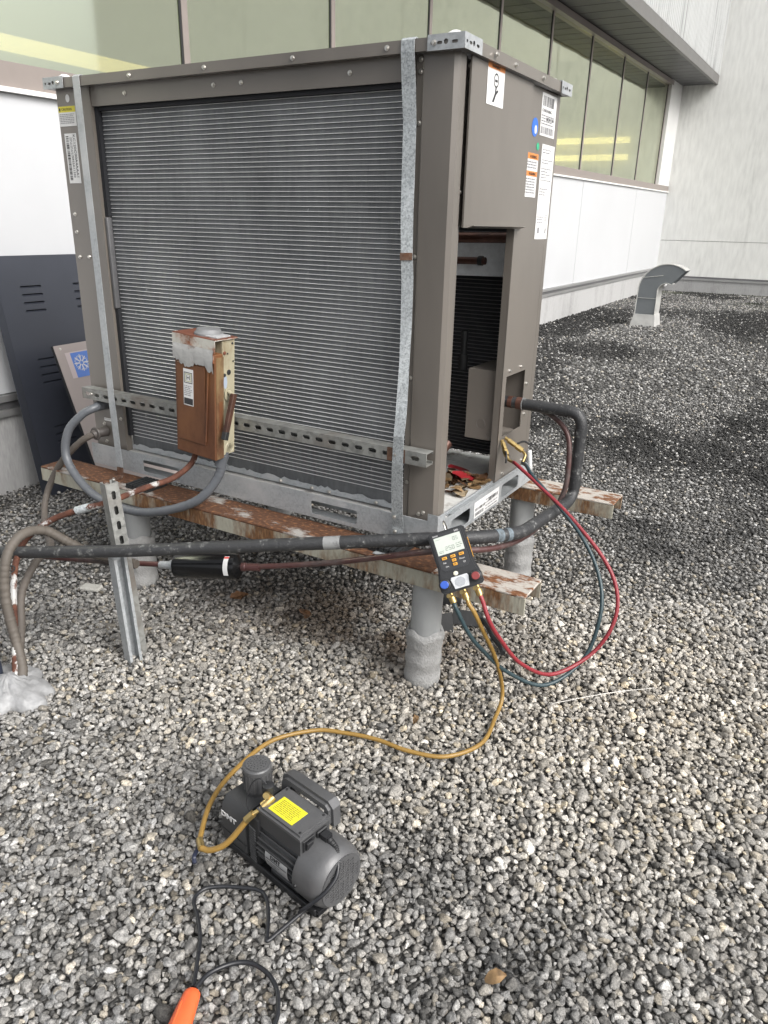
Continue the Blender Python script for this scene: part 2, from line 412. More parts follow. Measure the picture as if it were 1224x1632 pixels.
def stone_mat(name, atype):
    M, t, b = new_mat(name); l = t.links
    at = N(t, 'ShaderNodeAttribute', attribute_name='tint', attribute_type=atype)
    geo = N(t, 'ShaderNodeNewGeometry')
    n1 = N(t, 'ShaderNodeTexNoise', i_Scale=170.0, i_Detail=7.0, i_Roughness=.78); l.new(geo.outputs['Position'], n1.inputs['Vector'])
    n2 = N(t, 'ShaderNodeTexNoise', i_Scale=420.0, i_Detail=3.0); l.new(geo.outputs['Position'], n2.inputs['Vector'])
    c = ramp(t, [(.34, (.26, .26, .26)), (.45, (.74, .74, .735)), (.55, (1.08, 1.08, 1.07)), (.68, (1.75, 1.73, 1.68))]); l.new(n1.outputs[0], c.inputs[0])
    mx = N(t, 'ShaderNodeMixRGB', blend_type='MULTIPLY', i_0=1.0); l.new(at.outputs['Color'], mx.inputs[1]); l.new(c.outputs[0], mx.inputs[2])
    l.new(mx.outputs[0], b.inputs['Base Color']); b.inputs['Roughness'].default_value = .82; b.inputs['Specular IOR Level'].default_value = .3
    bp = N(t, 'ShaderNodeBump', i_Strength=.8, i_Distance=.003); l.new(n2.outputs[0], bp.inputs['Height']); l.new(bp.outputs[0], b.inputs['Normal'])
    return M

# near gravel: points with attributes, stones instanced on them
src = bpy.data.collections.new('stone_shapes'); SM = stone_mat('gravel_stone', 'INSTANCER')
NST = 14
for k in range(NST):
    me = stone_mesh(100+k, 3, (.5, .8)); me.materials.append(SM); src.objects.link(bpy.data.objects.new('stone_%02d' % k, me))
px_, py_, ps_, ptint, prot, pz = [], [], [], [], [], []
for layer, (sp, zlo, zhi, smin, smax, zc) in enumerate(((.0128, 0, 2.9, .0052, .0092, -.001), (.0215, 0, 2.9, .0070, .0125, .003), (.043, 0, 2.9, .006, .0155, .0065), (.17, 0, 2.9, .014, .021, .006))):
    x, y, rs = scatter(sp, zlo, zhi, 5+layer); n = len(x)
    px_.append(x); py_.append(y); ps_.append(rs.uniform(smin, smax, n)*(1+.35*(rs.rand(n) < .1)))
    pz.append(zc + rs.uniform(-.006, .004, n) + .012*(fbm(x, y, 1.7, 71)-.5)); ptint.append(stone_tints(x, y, rs))
    prot.append(np.stack([rs.normal(0, .30, n), rs.normal(0, .30, n), rs.uniform(0, 6.283, n)], 1))
px_, py_, ps_, pz = map(np.concatenate, (px_, py_, ps_, pz)); ptint = np.concatenate(ptint); prot = np.concatenate(prot)
npt = len(px_); me = bpy.data.meshes.new('gravel_points'); me.vertices.add(npt)
me.vertices.foreach_set('co', np.stack([px_, py_, pz], 1).astype(np.float32).ravel())
def attr(me, nm, typ, dat, field):
    a = me.attributes.new(nm, typ, 'POINT'); a.data.foreach_set(field, np.asarray(dat, dtype=np.float32).ravel())
attr(me, 'tint', 'FLOAT_COLOR', np.concatenate([ptint, np.ones((npt, 1))], 1), 'color')
attr(me, 'rot', 'FLOAT_VECTOR', prot, 'vector'); attr(me, 'size', 'FLOAT', ps_, 'value')
a = me.attributes.new('pick', 'INT', 'POINT'); a.data.foreach_set('value', np.random.RandomState(3).randint(0, NST, npt).astype(np.int32))
gravel = add('gravel', me); tag(gravel, 'loose grey and cream roofing gravel in the foreground around the stand', 'gravel', kind='stuff')
g = bpy.data.node_groups.new('gravel_scatter', 'GeometryNodeTree')
g.interface.new_socket('Geometry', in_out='INPUT', socket_type='NodeSocketGeometry'); g.interface.new_socket('Geometry', in_out='OUTPUT', socket_type='NodeSocketGeometry')
gi = g.nodes.new('NodeGroupInput'); go = g.nodes.new('NodeGroupOutput'); iop = g.nodes.new('GeometryNodeInstanceOnPoints'); iop.inputs['Pick Instance'].default_value = True
ci = g.nodes.new('GeometryNodeCollectionInfo'); ci.inputs['Collection'].default_value = src; ci.inputs['Separate Children'].default_value = True
mtp = g.nodes.new('GeometryNodeMeshToPoints')
def na(nm, typ): q = g.nodes.new('GeometryNodeInputNamedAttribute'); q.data_type = typ; q.inputs[0].default_value = nm; return q.outputs[0]
e2r = g.nodes.new('FunctionNodeEulerToRotation')
g.links.new(gi.outputs[0], mtp.inputs[0]); g.links.new(mtp.outputs[0], iop.inputs['Points']); g.links.new(ci.outputs[0], iop.inputs['Instance'])
g.links.new(na('pick', 'INT'), iop.inputs['Instance Index']); g.links.new(na('rot', 'FLOAT_VECTOR'), e2r.inputs[0]); g.links.new(e2r.outputs[0], iop.inputs['Rotation'])
g.links.new(na('size', 'FLOAT'), iop.inputs['Scale']); g.links.new(iop.outputs[0], go.inputs[0])
gravel.modifiers.new('scatter', 'NODES').node_group = g

# gravel further off: one mesh of small low stones
def stone_field(name, label, layers, sub, seed):
    V = []; F = []; T = []; off = 0
    protos = []
    for k in range(8):
        m_ = stone_mesh(300+k, sub, (.5, .8)); v = np.array([q.co[:] for q in m_.vertices]); f = np.array([q.vertices[:] for q in m_.polygons]); protos.append((v, f))
    for sp, zlo, zhi, smin, smax, zc in layers:
        x, y, rs = scatter(sp, zlo, zhi, seed, 1.0); seed += 1; n = len(x); tint = stone_tints(x, y, rs); pk = rs.randint(0, 8, n)
        for k in range(8):
            i = np.where(pk == k)[0]; v, f = protos[k]; m_ = len(i)
            if not m_: continue
            an = rs.uniform(0, 6.283, m_); s = rs.uniform(smin, smax, m_); ca, sa = np.cos(an), np.sin(an)
            X = (v[None, :, 0]*ca[:, None] - v[None, :, 1]*sa[:, None])*s[:, None] + x[i, None]
            Y = (v[None, :, 0]*sa[:, None] + v[None, :, 1]*ca[:, None])*s[:, None] + y[i, None]
            Z = v[None, :, 2]*s[:, None] + zc + rs.uniform(-.006, .005, m_)[:, None]
            V.append(np.stack([X, Y, Z], 2).reshape(-1, 3)); F.append((f[None] + (np.arange(m_)*len(v))[:, None, None] + off).reshape(-1, 3)); off += m_*len(v)
            T.append(np.repeat(tint[i], len(v), 0))
    V = np.concatenate(V); F = np.concatenate(F); T = np.concatenate(T)
    me = bpy.data.meshes.new(name); me.vertices.add(len(V)); me.vertices.foreach_set('co', V.astype(np.float32).ravel())
    me.loops.add(F.size); me.polygons.add(len(F)); me.loops.foreach_set('vertex_index', F.astype(np.int32).ravel())
    me.polygons.foreach_set('loop_start', np.arange(0, F.size, 3, dtype=np.int32)); me.polygons.foreach_set('use_smooth', np.ones(len(F), bool)); me.update()
    attr(me, 'tint', 'FLOAT_COLOR', np.concatenate([T, np.ones((len(T), 1))], 1), 'color')
    return tag(add(name, me, SMG), label, 'gravel', kind='stuff')
SMG = stone_mat('gravel_stone_far', 'GEOMETRY')
stone_field('gravel', 'grimy dark roofing gravel in the middle distance behind the cabinet', ((.0185, 2.9, 6.5, .0075, .0120, .000), (.045, 2.9, 6.5, .010, .0155, .006)), 1, 21)
stone_field('gravel', 'dark mossy roofing gravel stretching back to the far wall', ((.036, 6.5, 21, .012, .020, .002), (.14, 6.5, 21, .014, .024, .010)), 1, 41)

# ---- building along the left, its face along v, outward n
ang = .0285
BMX = Matrix.Translation((-2.6, .1, 0)) @ Matrix.Rotation(ang, 4, 'Z')     # local: y along the wall, x outward
bld = thing('building', 'long white panelled building with a band of green tinted windows and dark soffit', 'building', mx=BMX)
WHITEP = mat('white_wall_panel', (.495, .505, .52), .45, 0, .04, .9, .02, 30)
def concrete(name, base, dark, streak=1.0, lo=.5, hi=.75):
    return worn(name, base, dark, lo, hi, 1.6, (streak, streak, .35), (.8, .9), 0, .25, None, 3.3, 55)
CURB = concrete('painted_curb', (.40, .40, .40), (.29, .29, .285), 2.0)
FRAME = mat('bronze_window_frame', (.27, .235, .215), .42, .2, .06, 5)
SOFF = mat('dark_soffit', (.075, .075, .078), .5, .2, .1, 3)
FASC = mat('soffit_edge_trim', (.16, .155, .15), .45, .3, .05, 3)
Y0, Y1 = -1.5, 17.3
zs = lambda v: 1.862 + .0145*v          # top of the white panels
zh = lambda v: 3.51 + .0365*v           # window head
def band(name, f0, f1, x0, x1, m_, par=bld, y0=Y0, y1=Y1):
    bm = bmesh.new(); vs = [bm.verts.new((x, y, f(y))) for x in (x0, x1) for y in (y0, y1) for f in (f0, f1)]
    for q in ((0, 1, 3, 2), (4, 6, 7, 5), (0, 4, 5, 1), (2, 3, 7, 6), (1, 5, 7, 3), (0, 2, 6, 4)): bm.faces.new([vs[i] for i in q])
    return add(name, finish(bm), m_, par, False)
K = lambda c: (lambda v: c)
band('curb', K(-.02), K(.39), -.30, .012, CURB)
FLM = mat('flashing_metal', (.42, .42, .42), .35, .6, .1, 2)
FLD = mat('flashing_dark', (.16, .16, .165), .4, .5, .1, 2)
band('flashing', K(.392), K(.425), -.3, .035, FLM); band('flashing', K(.427), K(.462), -.3, .016, FLD); band('flashing', K(.464), K(.495), -.3, .030, FLM)
y = Y0; k = 0
joints = [-1.5, .05, 1.8, 3.42, 5.05, 6.72, 8.45, 10.25, 12.2, 14.0, 15.95, 17.3]
for a_, b_ in zip(joints, joints[1:]):
    band('wall_panel', K(.5), (lambda v: zs(v)-.004), -.3, .002*(k % 2), WHITEP, y0=a_+.002, y1=b_-.002); k += 1
band('sill_ridge', lambda v: zs(v)-.003, lambda v: zs(v)+.018, -.3, .03, mat('sill_ridge_white', (.72, .72, .70), .5, 0, .1, 6))
band('sill', lambda v: zs(v)+.02, lambda v: zs(v)+.125, -.30, .012, FRAME)
band('window_head', lambda v: zh(v), lambda v: zh(v)+.08, -.30, .014, FRAME, y0=-1.5, y1=16.1)
def glass():
    M, t, b = new_mat('green_tinted_glass'); l = t.links; t.nodes.remove(b); out = t.nodes['Material Output']
    gl = N(t, 'ShaderNodeBsdfGlossy', i_Color=(.86, .89, .74, 1), i_Roughness=.04); tr = N(t, 'ShaderNodeBsdfTransparent', i_Color=(.74, .79, .66, 1))
    fr = N(t, 'ShaderNodeLayerWeight', i_Blend=.5); pw = N(t, 'ShaderNodeMath', operation='POWER', i_1=2.5); l.new(fr.outputs['Facing'], pw.inputs[0])
    mr = N(t, 'ShaderNodeMapRange'); mr.inputs[3].default_value = .56; mr.inputs[4].default_value = .94
    mx = N(t, 'ShaderNodeMixShader'); l.new(pw.outputs[0], mr.inputs[0]); l.new(mr.outputs[0], mx.inputs[0]); l.new(tr.outputs[0], mx.inputs[1]); l.new(gl.outputs[0], mx.inputs[2]); l.new(mx.outputs[0], out.inputs[0])
    tc = N(t, 'ShaderNodeTexCoord'); n1 = N(t, 'ShaderNodeTexNoise', i_Scale=.9, i_Detail=2.0); l.new(tc.outputs['Object'], n1.inputs['Vector'])
    bp = N(t, 'ShaderNodeBump', i_Strength=.05, i_Distance=.05); l.new(n1.outputs[0], bp.inputs['Height']); l.new(bp.outputs[0], gl.inputs['Normal'])
    return M
GLASS = glass(); MULL = mat('mullion_black_gap', (.02, .021, .022), .5)
mul = [-1.5, .05, 1.80, 3.38, 4.99, 6.67, 8.38, 10.2, 12.15, 13.99, 15.94]
for a_, b_ in zip(mul, mul[1:]):
    w = band('window', lambda v: zs(v)+.127, lambda v: zh(v)-.002, -.075, -.050, FRAME, y0=b_-.050, y1=b_)       # mullion at the far side of each light
    band('gasket', lambda v: zs(v)+.129, lambda v: zh(v)-.004, -.075, -.053, MULL, w, y0=b_-.064, y1=b_-.052)
    band('pane', lambda v: zs(v)+.127, lambda v: zh(v)-.002, -.066, -.060, GLASS, w, y0=a_+.002, y1=b_-.066)
band('corner_post', lambda v: zs(v)+.127, lambda v: zh(v)+.1, -.3, .01, mat('pale_end_post', (.62, .62, .61), .5, 0, .05, 2), y0=15.945, y1=17.2)
# soffit of separate boards, edge trim, ribbed cladding above
zf = lambda v: 3.60 + .0365*v
nb = 84
for i in range(nb):
    a_ = -.5 + i*(17.6/nb)
    band('soffit_board', (lambda v: zf(v)+.002*(i % 2)), (lambda v: zf(v)+.02), .016, .66, SOFF, y0=a_+.003, y1=a_+17.6/nb-.003)
band('soffit_backing', lambda v: zf(v)+.022, lambda v: zf(v)+.06, -.3, .66, SOFF)
band('edge_trim', lambda v: zf(v)-.01, lambda v: zf(v)+.16, .662, .72, FASC)
bm = bmesh.new(); pv = []; yy = -1.5
while yy < 17.2:
    for dy, dx in ((0, .70), (.045, .70), (.055, .728), (.085, .728), (.095, .70)): pv.append((dx, yy+dy))
    yy += .13
A = [bm.verts.new((x, y, zf(y)+.162)) for x, y in pv]; B = [bm.verts.new((x, y, 9.0)) for x, y in pv]
for k in range(len(pv)-1): bm.faces.new((A[k], A[k+1], B[k+1], B[k]))
CLAD = worn('ribbed_white_cladding', (.50, .51, .505), (.34, .345, .345), .50, .70, 2.2, (2.5, 2.5, .12), (.5, .7), 0, .05, None, 1.0, 20)
add('ribbed_cladding', finish(bm), CLAD, bld, False)
# interior seen through the glass
INT = mat('interior_wall', (.62, .63, .55), .8, 0, .08, .5)
band('interior_wall', K(.6), K(5.2), -3.9, -3.8, INT); band('interior_floor', K(1.3), K(1.4), -3.8, -.31, INT); band('interior_ceiling', K(4.9), K(5.0), -3.8, -.31, INT)
band('interior_wall', K(1.4), K(5.2), -3.8, -.31, INT, y0=17.32, y1=17.42); band('interior_wall', K(1.4), K(5.2), -3.8, -.31, INT, y0=-1.7, y1=-1.6)
LAMP, t, b = new_mat('warm_strip_light'); b.inputs['Base Color'].default_value = (.8, .6, .25, 1); b.inputs['Emission Color'].default_value = (1.0, .74, .36, 1); b.inputs['Emission Strength'].default_value = 1.5
tag(add('strip_light', tf(box(-.06, .06, -1.9, 1.9, -.036, .036, .008), BMX @ Matrix.Translation((-1.1, .7, 2.30)) @ Matrix.Rotation(R(.3), 4, 'X')), LAMP), 'long warm yellow strip light behind the leftmost window pane', 'light')
LAMP2 = LAMP.copy(); LAMP2.name = 'bright_strip_light'; LAMP2.node_tree.nodes['Principled BSDF'].inputs['Emission Strength'].default_value = 5.0
for zz, nm in ((3.22, 'upper warm yellow strip light behind the far right window panes'), (2.86, 'lower warm yellow strip light behind the far right window panes')):
    tag(add('strip_light', tf(box(-.95, .95, -.05, .05, -.06, .06, .008), BMX @ Matrix.Translation((-1.95, 17.2, zz))), LAMP2), nm, 'light')

# ---- far concrete wall
CONC = worn('weathered_white_concrete', (.75, .755, .73), (.62, .625, .60), .50, .80, .45, (1.6, 1.6, .35), (.8, .92), 0, .05, (.66, .665, .64), 8.1, 9)
fw = thing('concrete_wall', 'tall weathered pale concrete wall closing the back of the roof', 'wall', (2, 17.4, 0))
for i, (xa, xb) in enumerate(((-3.6, -.4), (-.385, 3.6), (3.615, 8.5), (8.515, 14))):
    add('wall_panel', box(xa, xb, 17.22, 17.6, .34, 1.095), CONC, fw); add('wall_panel', box(xa, xb, 17.225, 17.6, 1.105, 9.5), CONC, fw)
add('base_curb', box(-3.6, 14, 17.12, 17.6, -.02, .26), CURB, fw)
add('flashing', box(-3.6, 14, 17.10, 17.6, .262, .30), FLM, fw); add('flashing', box(-3.6, 14, 17.16, 17.6, .302, .338), FLD, fw)

# ================================================================== CONDENSING UNIT
Zb = .5; Wd = 1.5; Dp = .7535; Ht = 1.7335
ac = thing('condensing_unit', 'large taupe rooftop condensing unit with dark finned coil and open access bay', 'air conditioner', (-.75, .38, .43))
def scr_mesh():
    bm = bmesh.new()
    bmesh.ops.create_cone(bm, cap_ends=True, segments=14, radius1=.0068, radius2=.0062, depth=.0016, matrix=Matrix.Translation((0, 0, .0008)))
    bmesh.ops.create_cone(bm, cap_ends=True, segments=6, radius1=.0046, radius2=.0040, depth=.0045, matrix=Matrix.Translation((0, 0, .0036)))
    return finish(bm)
SCR = scr_mesh(); SCR.materials.append(SCREW)
def screwF(x, z, y=-.0005, par=ac): add('screw', SCR, None, par, True, Matrix.Translation((x, y, z)) @ FRONT @ Matrix.Rotation(rnd.random(), 4, 'Z'))
def screwE(y, z, x=.0005, par=ac): add('screw', SCR, None, par, True, Matrix.Translation((x, y, z)) @ ENDM @ Matrix.Rotation(rnd.random(), 4, 'Z'))

# corner posts (folded sheet)
add('corner_post', extrude_profile([(-1.5, .0), (-1.335, 0), (-1.335, .028), (-1.345, .028), (-1.345, .004), (-1.496, .004), (-1.496, .10), (-1.5, .10)], Zb, Ht, 'Z'), BROWN, ac)
add('corner_post', extrude_profile([(-.118, .004), (-.100, .004), (-.096, .0), (-.012, 0), (0, .010), (0, .044), (-.012, .052), (-.012, .075), (-.018, .075), (-.018, .048), (-.006, .040), (-.006, .013), (-.015, .006), (-.094, .006), (-.098, .010), (-.112, .010), (-.112, .03), (-.118, .03)], Zb-.004, Ht, 'Z'), BROWN, ac)
add('corner_post', extrude_profile([(-.03, Dp), (-.03, Dp-.004), (-.004, Dp-.004), (-.004, Dp-.03), (.0, Dp-.03), (0, Dp)], Zb, Ht, 'Z'), BROWN, ac)
add('corner_post', box(-1.5, -1.40, Dp-.02, Dp, Zb, Ht), BROWN, ac)
add('side_panel', box(-1.5, -1.497, .102, Dp-.022, Zb, Ht), BROWN, ac)
# upper cross panel and cap
add('top_rail', box(-1.333, -.12, .003, .008, 1.676, Ht+.018), BROWN, ac)
cap = add('cap', boxes([(-1.523, .023, -.023, -.019, 1.7335, 1.762), (.019, .023, -.0185, Dp+.0185, 1.7335, 1.762), (-1.523, .023, Dp+.019, Dp+.023, 1.7335, 1.762), (-1.523, -1.519, -.0185, Dp+.0185, 1.7335, 1.762)]), BROWN, ac)
add('roof', tf(curve_plate(rect(-1.5185, -.0185, .0185, Dp+.0185), [circ(-.38, .377, .31, 40), circ(-1.12, .377, .31, 40)], .004), Matrix.Translation((0, 0, 1.7585))), BROWN, ac)
for x in (-.38, -1.12):
    fan = add('fan_guard', curve_plate(circ(0, 0, .325, 40), [circ(0, 0, .312, 40)], .004), GALV2, ac, True, Matrix.Translation((x, .377, 1.7632)))
    for k in range(1, 9): add('guard_ring', tube([(x+.036*k*math.cos(t*.2618), .377+.036*k*math.sin(t*.2618), 1.7640) for t in range(25)], .002, 6, 1, False, False), STRUT, fan)
    for k in range(4): add('guard_spoke', tube([(x+.31*math.cos(k*.785), .377+.31*math.sin(k*.785), 1.7675), (x-.31*math.cos(k*.785), .377-.31*math.sin(k*.785), 1.7675)], .002, 6, 1, False), STRUT, fan)
add('cap_gutter', boxes([(-1.5185, .0185, -.0185, .0, 1.734, 1.738), (.002, .0185, .0, Dp+.018, 1.734, 1.738)]), BROWN, ac)
for x, y, sx, sy in ((0, 0, 1, -1), (-1.5, 0, -1, -1), (0, Dp, 1, 1)):
    ex = x + .0265*sx; ey = y + .0265*sy; ln = .10
    xa, xb = sorted((ex, ex - ln*sx)); ya, yb = sorted((ey, ey - ln*sy))
    pl = curve_plate(rect(0, 0, ln, .034), [circ(.012, .016, .004), rrect(.026, .012, .040, .019, .003), circ(.050, .017, .006), rrect(.066, .012, .082, .019, .003)], .0016)
    if sy < 0: br = add('corner_bracket', tf(pl.copy(), Matrix.Translation((xa, ey, 1.7315)) @ FRONT), GALV2, ac)
    pl2 = tf(pl.copy(), Matrix.Translation((ex, ya, 1.7315)) @ ENDM)
    if sy < 0 and sx > 0: add('bracket_side', pl2, GALV2, br)
    if sy > 0: br = add('corner_bracket', pl2, GALV2, ac)
    bm = bmesh.new(); bx(bm, xa+.001, xb-.001, ya+.001, yb-.001, 1.7630, 1.7662); add('bracket_top', finish(bm), GALV2, br)
    bm = bmesh.new(); bmesh.ops.create_cone(bm, cap_ends=True, segments=8, radius1=.034, radius2=.010, depth=.014, matrix=Matrix.Translation(((xa+xb)/2, (ya+yb)/2, 1.773)))
    add('bracket_crimp', finish(bm), WHITE, br)
for x in (-1.118, -.806, -.486, -.190): screwF(x, 1.748, -.0235)
screwF(-.055, 1.748, -.0285); screwF(-1.452, 1.748, -.0285)
for x in (-1.173, -.797, -.691, -.318): screwF(x, 1.706, .0025)
for z in (1.722, 1.695, 1.58, 1.255, .926, .61): screwF(-.106, z, .0035)
for x, z in ((-1.475, 1.345), (-1.476, 1.286), (-1.475, 1.202), (-1.425, 1.204), (-1.35, .624), (-1.447, .592), (-1.444, .522), (-.045, .525), (-.06, .518)): screwF(x, z)
for y, z, x in ((.086, 1.715, -.0115), (.066, 1.419, -.0115), (.304, 1.748, .0235), (.522, 1.748, .0235), (.16, 1.748, .0285), (.501, .885, .0005), (.604, .885, .0005), (.672, .815, .0005), (.676, .703, .0005), (.505, .522, .0005), (.70, .522, .0005)): screwE(y, z, x)

# coil in front
CX0, CX1, CZ0, CZ1, CY = -1.318, -.118, .532, 1.676, .030
coil = add('condenser_coil', box(CX0-.012, CX1+.012, CY, CY+.03, CZ0-.03, CZ1+.02), FINS, ac)
tb = box(-(CX1-CX0)/2, (CX1-CX0)/2, -.0015, .002, -.00085, .00085, .0004); tb.materials.append(TUBEM)
nt_ = int((CZ1-.012-CZ0-.006)/.01345)
for k in range(nt_):
    add('coil_tube', tb, None, coil, True, Matrix.Translation(((CX0+CX1)/2, CY-.002, CZ1-.014-k*.01345)))
for z0, z1 in ((1.34, 1.675), (.56, 1.03)): add('coil_gasket', box(-1.334, -1.3185, .012, .029, z0, z1), GASKET, coil)
add('coil_header', box(-1.3335, -1.320, .006, .0285, 1.032, 1.338, .004, 2), mat('header_alu', (.13, .13, .135), .5, .3, .15, 20), coil)
add('coil_shroud', box(-1.333, -.12, .014, .0285, 1.664, 1.6755), GASKET, coil)
# back coil and inner parts seen through the open bay
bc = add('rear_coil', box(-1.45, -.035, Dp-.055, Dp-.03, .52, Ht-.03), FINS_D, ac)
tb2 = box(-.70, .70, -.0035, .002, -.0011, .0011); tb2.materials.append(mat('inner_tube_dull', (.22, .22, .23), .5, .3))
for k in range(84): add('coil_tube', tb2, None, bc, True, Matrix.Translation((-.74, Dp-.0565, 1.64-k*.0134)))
add('inner_channel', tf(boxes([(-.6, .0, 0, .003, 1.175, 1.285), (-.6, .0, .0035, .05, 1.282, 1.285)]), Matrix.Translation((-.035, .690, 0)) @ Matrix.Rotation(R(24), 4, 'Z')), mat('bright_galvanised', (.74, .77, .79), .42, .1, .15, 30), ac)
add('hot_gas_pipe', tube([(-.9, .52, 1.285), (-.02, .50, 1.305)], .017, 14, 2), COPPER, ac)
add('discharge_pipe', tube([(-.9, .56, 1.213), (-.14, .56, 1.228)], .012, 14, 2), COPPER, ac)
add('pipe_clip', tube([(-.165, .56, 1.228), (-.15, .56, 1.228)], .0155, 14, 1), DARK, ac)
add('suction_elbow', tube([(-.60, .30, .60), (-.42, .30, .575), (-.30, .33, .552), (-.22, .40, .562), (-.20, .47, .61)], .018, 14, 6), COPPER, ac)
add('service_cap', lathe([(.016, 0), (.016, .05), (.011, .055), (.011, .10), (.013, .10), (.013, .135)], 14), DARK, ac, True, Matrix.Translation((-.20, .56, .86)))
comp = add('compressor', lathe([(.10, 0), (.105, .02), (.105, .28), (.085, .33), (.04, .355)], 28), mat('compressor_black', (.012, .012, .013), .45, 0, .2, 8), ac, True, Matrix.Translation((-.62, .42, .505)))
add('floor_pan', box(-1.49, .004, .012, Dp-.004, .486, .4985), worn('dirty_white_pan', (.56, .56, .54), (.13, .10, .075), .56, .72, 9, (1, 1, 1), (.5, .8), 0, .2, (.22, .19, .15)), ac)
add('pan_lip', boxes([(-.012, -.008, .076, .455, .4987, .508), (-.0075, .002, .076, .70, .4987, .502)]), GALV2, ac)
# end panels
add('panel_backing', box(-.021, -.0135, .0755, .15, 1.335, Ht-.004), BROWN, ac)
up = add('access_panel', box(.003, .008, .060, .487, 1.332, Ht-.002), BROWN, ac)
add('drip_flange', tf(box(.0, .385, -.02, .0, 0, .0015), Matrix.Translation((.009, .082, 1.331)) @ Matrix.Rotation(R(0), 4, 'Z') @ Matrix(((0, -1, 0, 0), (1, 0, 0, 0), (0, 0, 1, 0), (0, 0, 0, 1))) @ Matrix.Rotation(R(-18), 4, 'X')), BROWN, up)
fp = curve_plate(rect(.446, Zb-.002, Dp-.031, Ht-.003), [rect(.478, .662, .650, .868)], .003)
add('end_panel', tf(fp, Matrix.Translation((-.0015, 0, 0)) @ ENDM), BROWN, ac)
add('panel_flange', box(-.026, -.0035, .446, .449, Zb, 1.331), BROWN, ac)
add('recess_box', boxes([(-.132, -.0035, .462, .465, .645, .885), (-.132, -.0035, .662, .665, .645, .885), (-.132, -.0035, .4655, .6615, .882, .885), (-.132, -.0035, .4655, .6615, .645, .648), (-.132, -.129, .4655, .6615, .6485, .8815)]), BROWN_D, ac)
for x, z in ((-.075, .70), (-.035, .665)):
    bm = bmesh.new(); bmesh.ops.create_cone(bm, cap_ends=False, segments=20, radius1=.017, radius2=.017, depth=.0012)
    me = finish(bm); add('knockout', tf(lathe([(.0155, 0), (.0165, .0008), (.0175, 0), (.0175, -.001), (.0155, -.001)], 20), Matrix.Translation((x, .4615, z)) @ FRONT), BROWN, ac)
# base rails with lift slots
fr = curve_plate(rect(-1.5145, .428, .0145, .508), [rrect(-1.235, .440, -1.045, .486, .008), rrect(-.452, .440, -.272, .486, .008), circ(-1.468, .469, .016, 16), circ(-1.418, .469, .016, 16), [( -.10 + .03*math.cos(t*math.pi/8), .429 + .014*math.sin(t*math.pi/8)) for t in range(9)]], .0025)
rail = add('base_rail', tf(fr, Matrix.Translation((0, -.0145, 0)) @ FRONT), GALV2, ac)
add('rail_ledge', boxes([(-1.5145, .012, -.0132, .026, .5055, .508)]), GALV2, rail)
add('rail_bottom', boxes([(-1.5145, .012, -.0132, .05, .428, .4305)]), GALV2, rail)
add('rail_back', boxes([(-1.514, .010, .075, .077, .432, .485)]), GALV2, rail)
add('rail_corner', box(-1.5155, -1.362, -.0185, -.0160, .4265, .510, .001), GALV2, rail)
bpy.data.objects.remove(rail.children[-1])
lipp = [(-1.33, .008)]; 
bm = bmesh.new(); x = -1.32; r_ = random.Random(4)
tops = []
while x < -.12: tops.append((x, .527 + r_.uniform(-.004, .006))); x += r_.uniform(.008, .03)
A = [bm.verts.new((a_, .016, .5085)) for a_, _ in tops]; B = [bm.verts.new((a_, .018, h_)) for a_, h_ in tops]
for k in range(len(tops)-1): bm.faces.new((A[k], A[k+1], B[k+1], B[k]))
add('pan_flange', finish(bm), GALV2, rail)
for x in (-.60, -.47, -.40, -.22): screwF(x, .516, .0145, rail)
er = curve_plate(rect(-.0125, .428, Dp+.0145, .508), [rrect(.075, .440, .215, .488, .012), rrect(.475, .440, .635, .488, .012)], .0025)
erail = add('base_rail', tf(er, Matrix.Translation((.0145, 0, 0)) @ ENDM), GALV2, ac)
add('rail_ledge', box(.0045, .0130, .08, Dp+.014, .5057, .508), GALV2, erail)
add('rail_bottom', box(-.05, .0130, .012, Dp+.014, .4282, .4305), GALV2, erail)
add('rail_back', box(-.062, -.060, .08, Dp-.01, .432, .484), GALV2, erail)
add('corner_cap', extrude_profile([(-.020, -.0165), (.0145, -.0165), (.018, -.013), (.018, .026), (.0165, .026), (.0165, -.012), (.0135, -.015), (-.020, -.015)], .4265, .532, 'Z'), GALV2, ac)
add('service_bag', tf(box(-.006, .006, -.012, .012, 0, .075, .005, 2), Matrix.Translation((.024, .735, .48)) @ Matrix.Rotation(R(-8), 4, 'Y')), mat('clear_film', (.55, .56, .56), .25), ac)

# stickers
def sticker(mx, w, h, base, prints, par=ac, name='sticker', label=None, shape=None):
    me = curve_plate(shape or rect(0, 0, w, h), [], .0005)
    o = add(name, tf(me, mx @ Matrix.Translation((0, 0, .0006))), base, par)
    if label: o['label'] = label
    for nm, pm, m_ in prints:
        q_ = add(nm, tf(pm, mx @ Matrix.Translation((0, 0, .0012))), m_, o)
        if nm in ('print', 'barcode'): q_['kind'] = 'stuff'
    return o
F = lambda x, z, y=0: Matrix.Translation((x, y-.0002, z)) @ FRONT
Ee = lambda y, z, x=0: Matrix.Translation((x+.0002, y, z)) @ ENDM
sticker(F(-1.497, 1.622), .085, .060, WHITE, [('header', quads([(.0, .042, .085, .060)]), YELLOW_L), ('print', quads(text_rows(.004, .004, .08, .040, .0052, .4, 3, .1), .0003), INKG), ('lettering', tf(text_mesh('CAUTION', .0115, .0002), Matrix.Translation((.016, .047, .0005))), INK), ('symbol', quads([(.004, .046, .011, .055)], .0005), INK)], label='yellow headed caution sticker')
lb = Matrix.Rotation(R(-90), 4, 'Z')
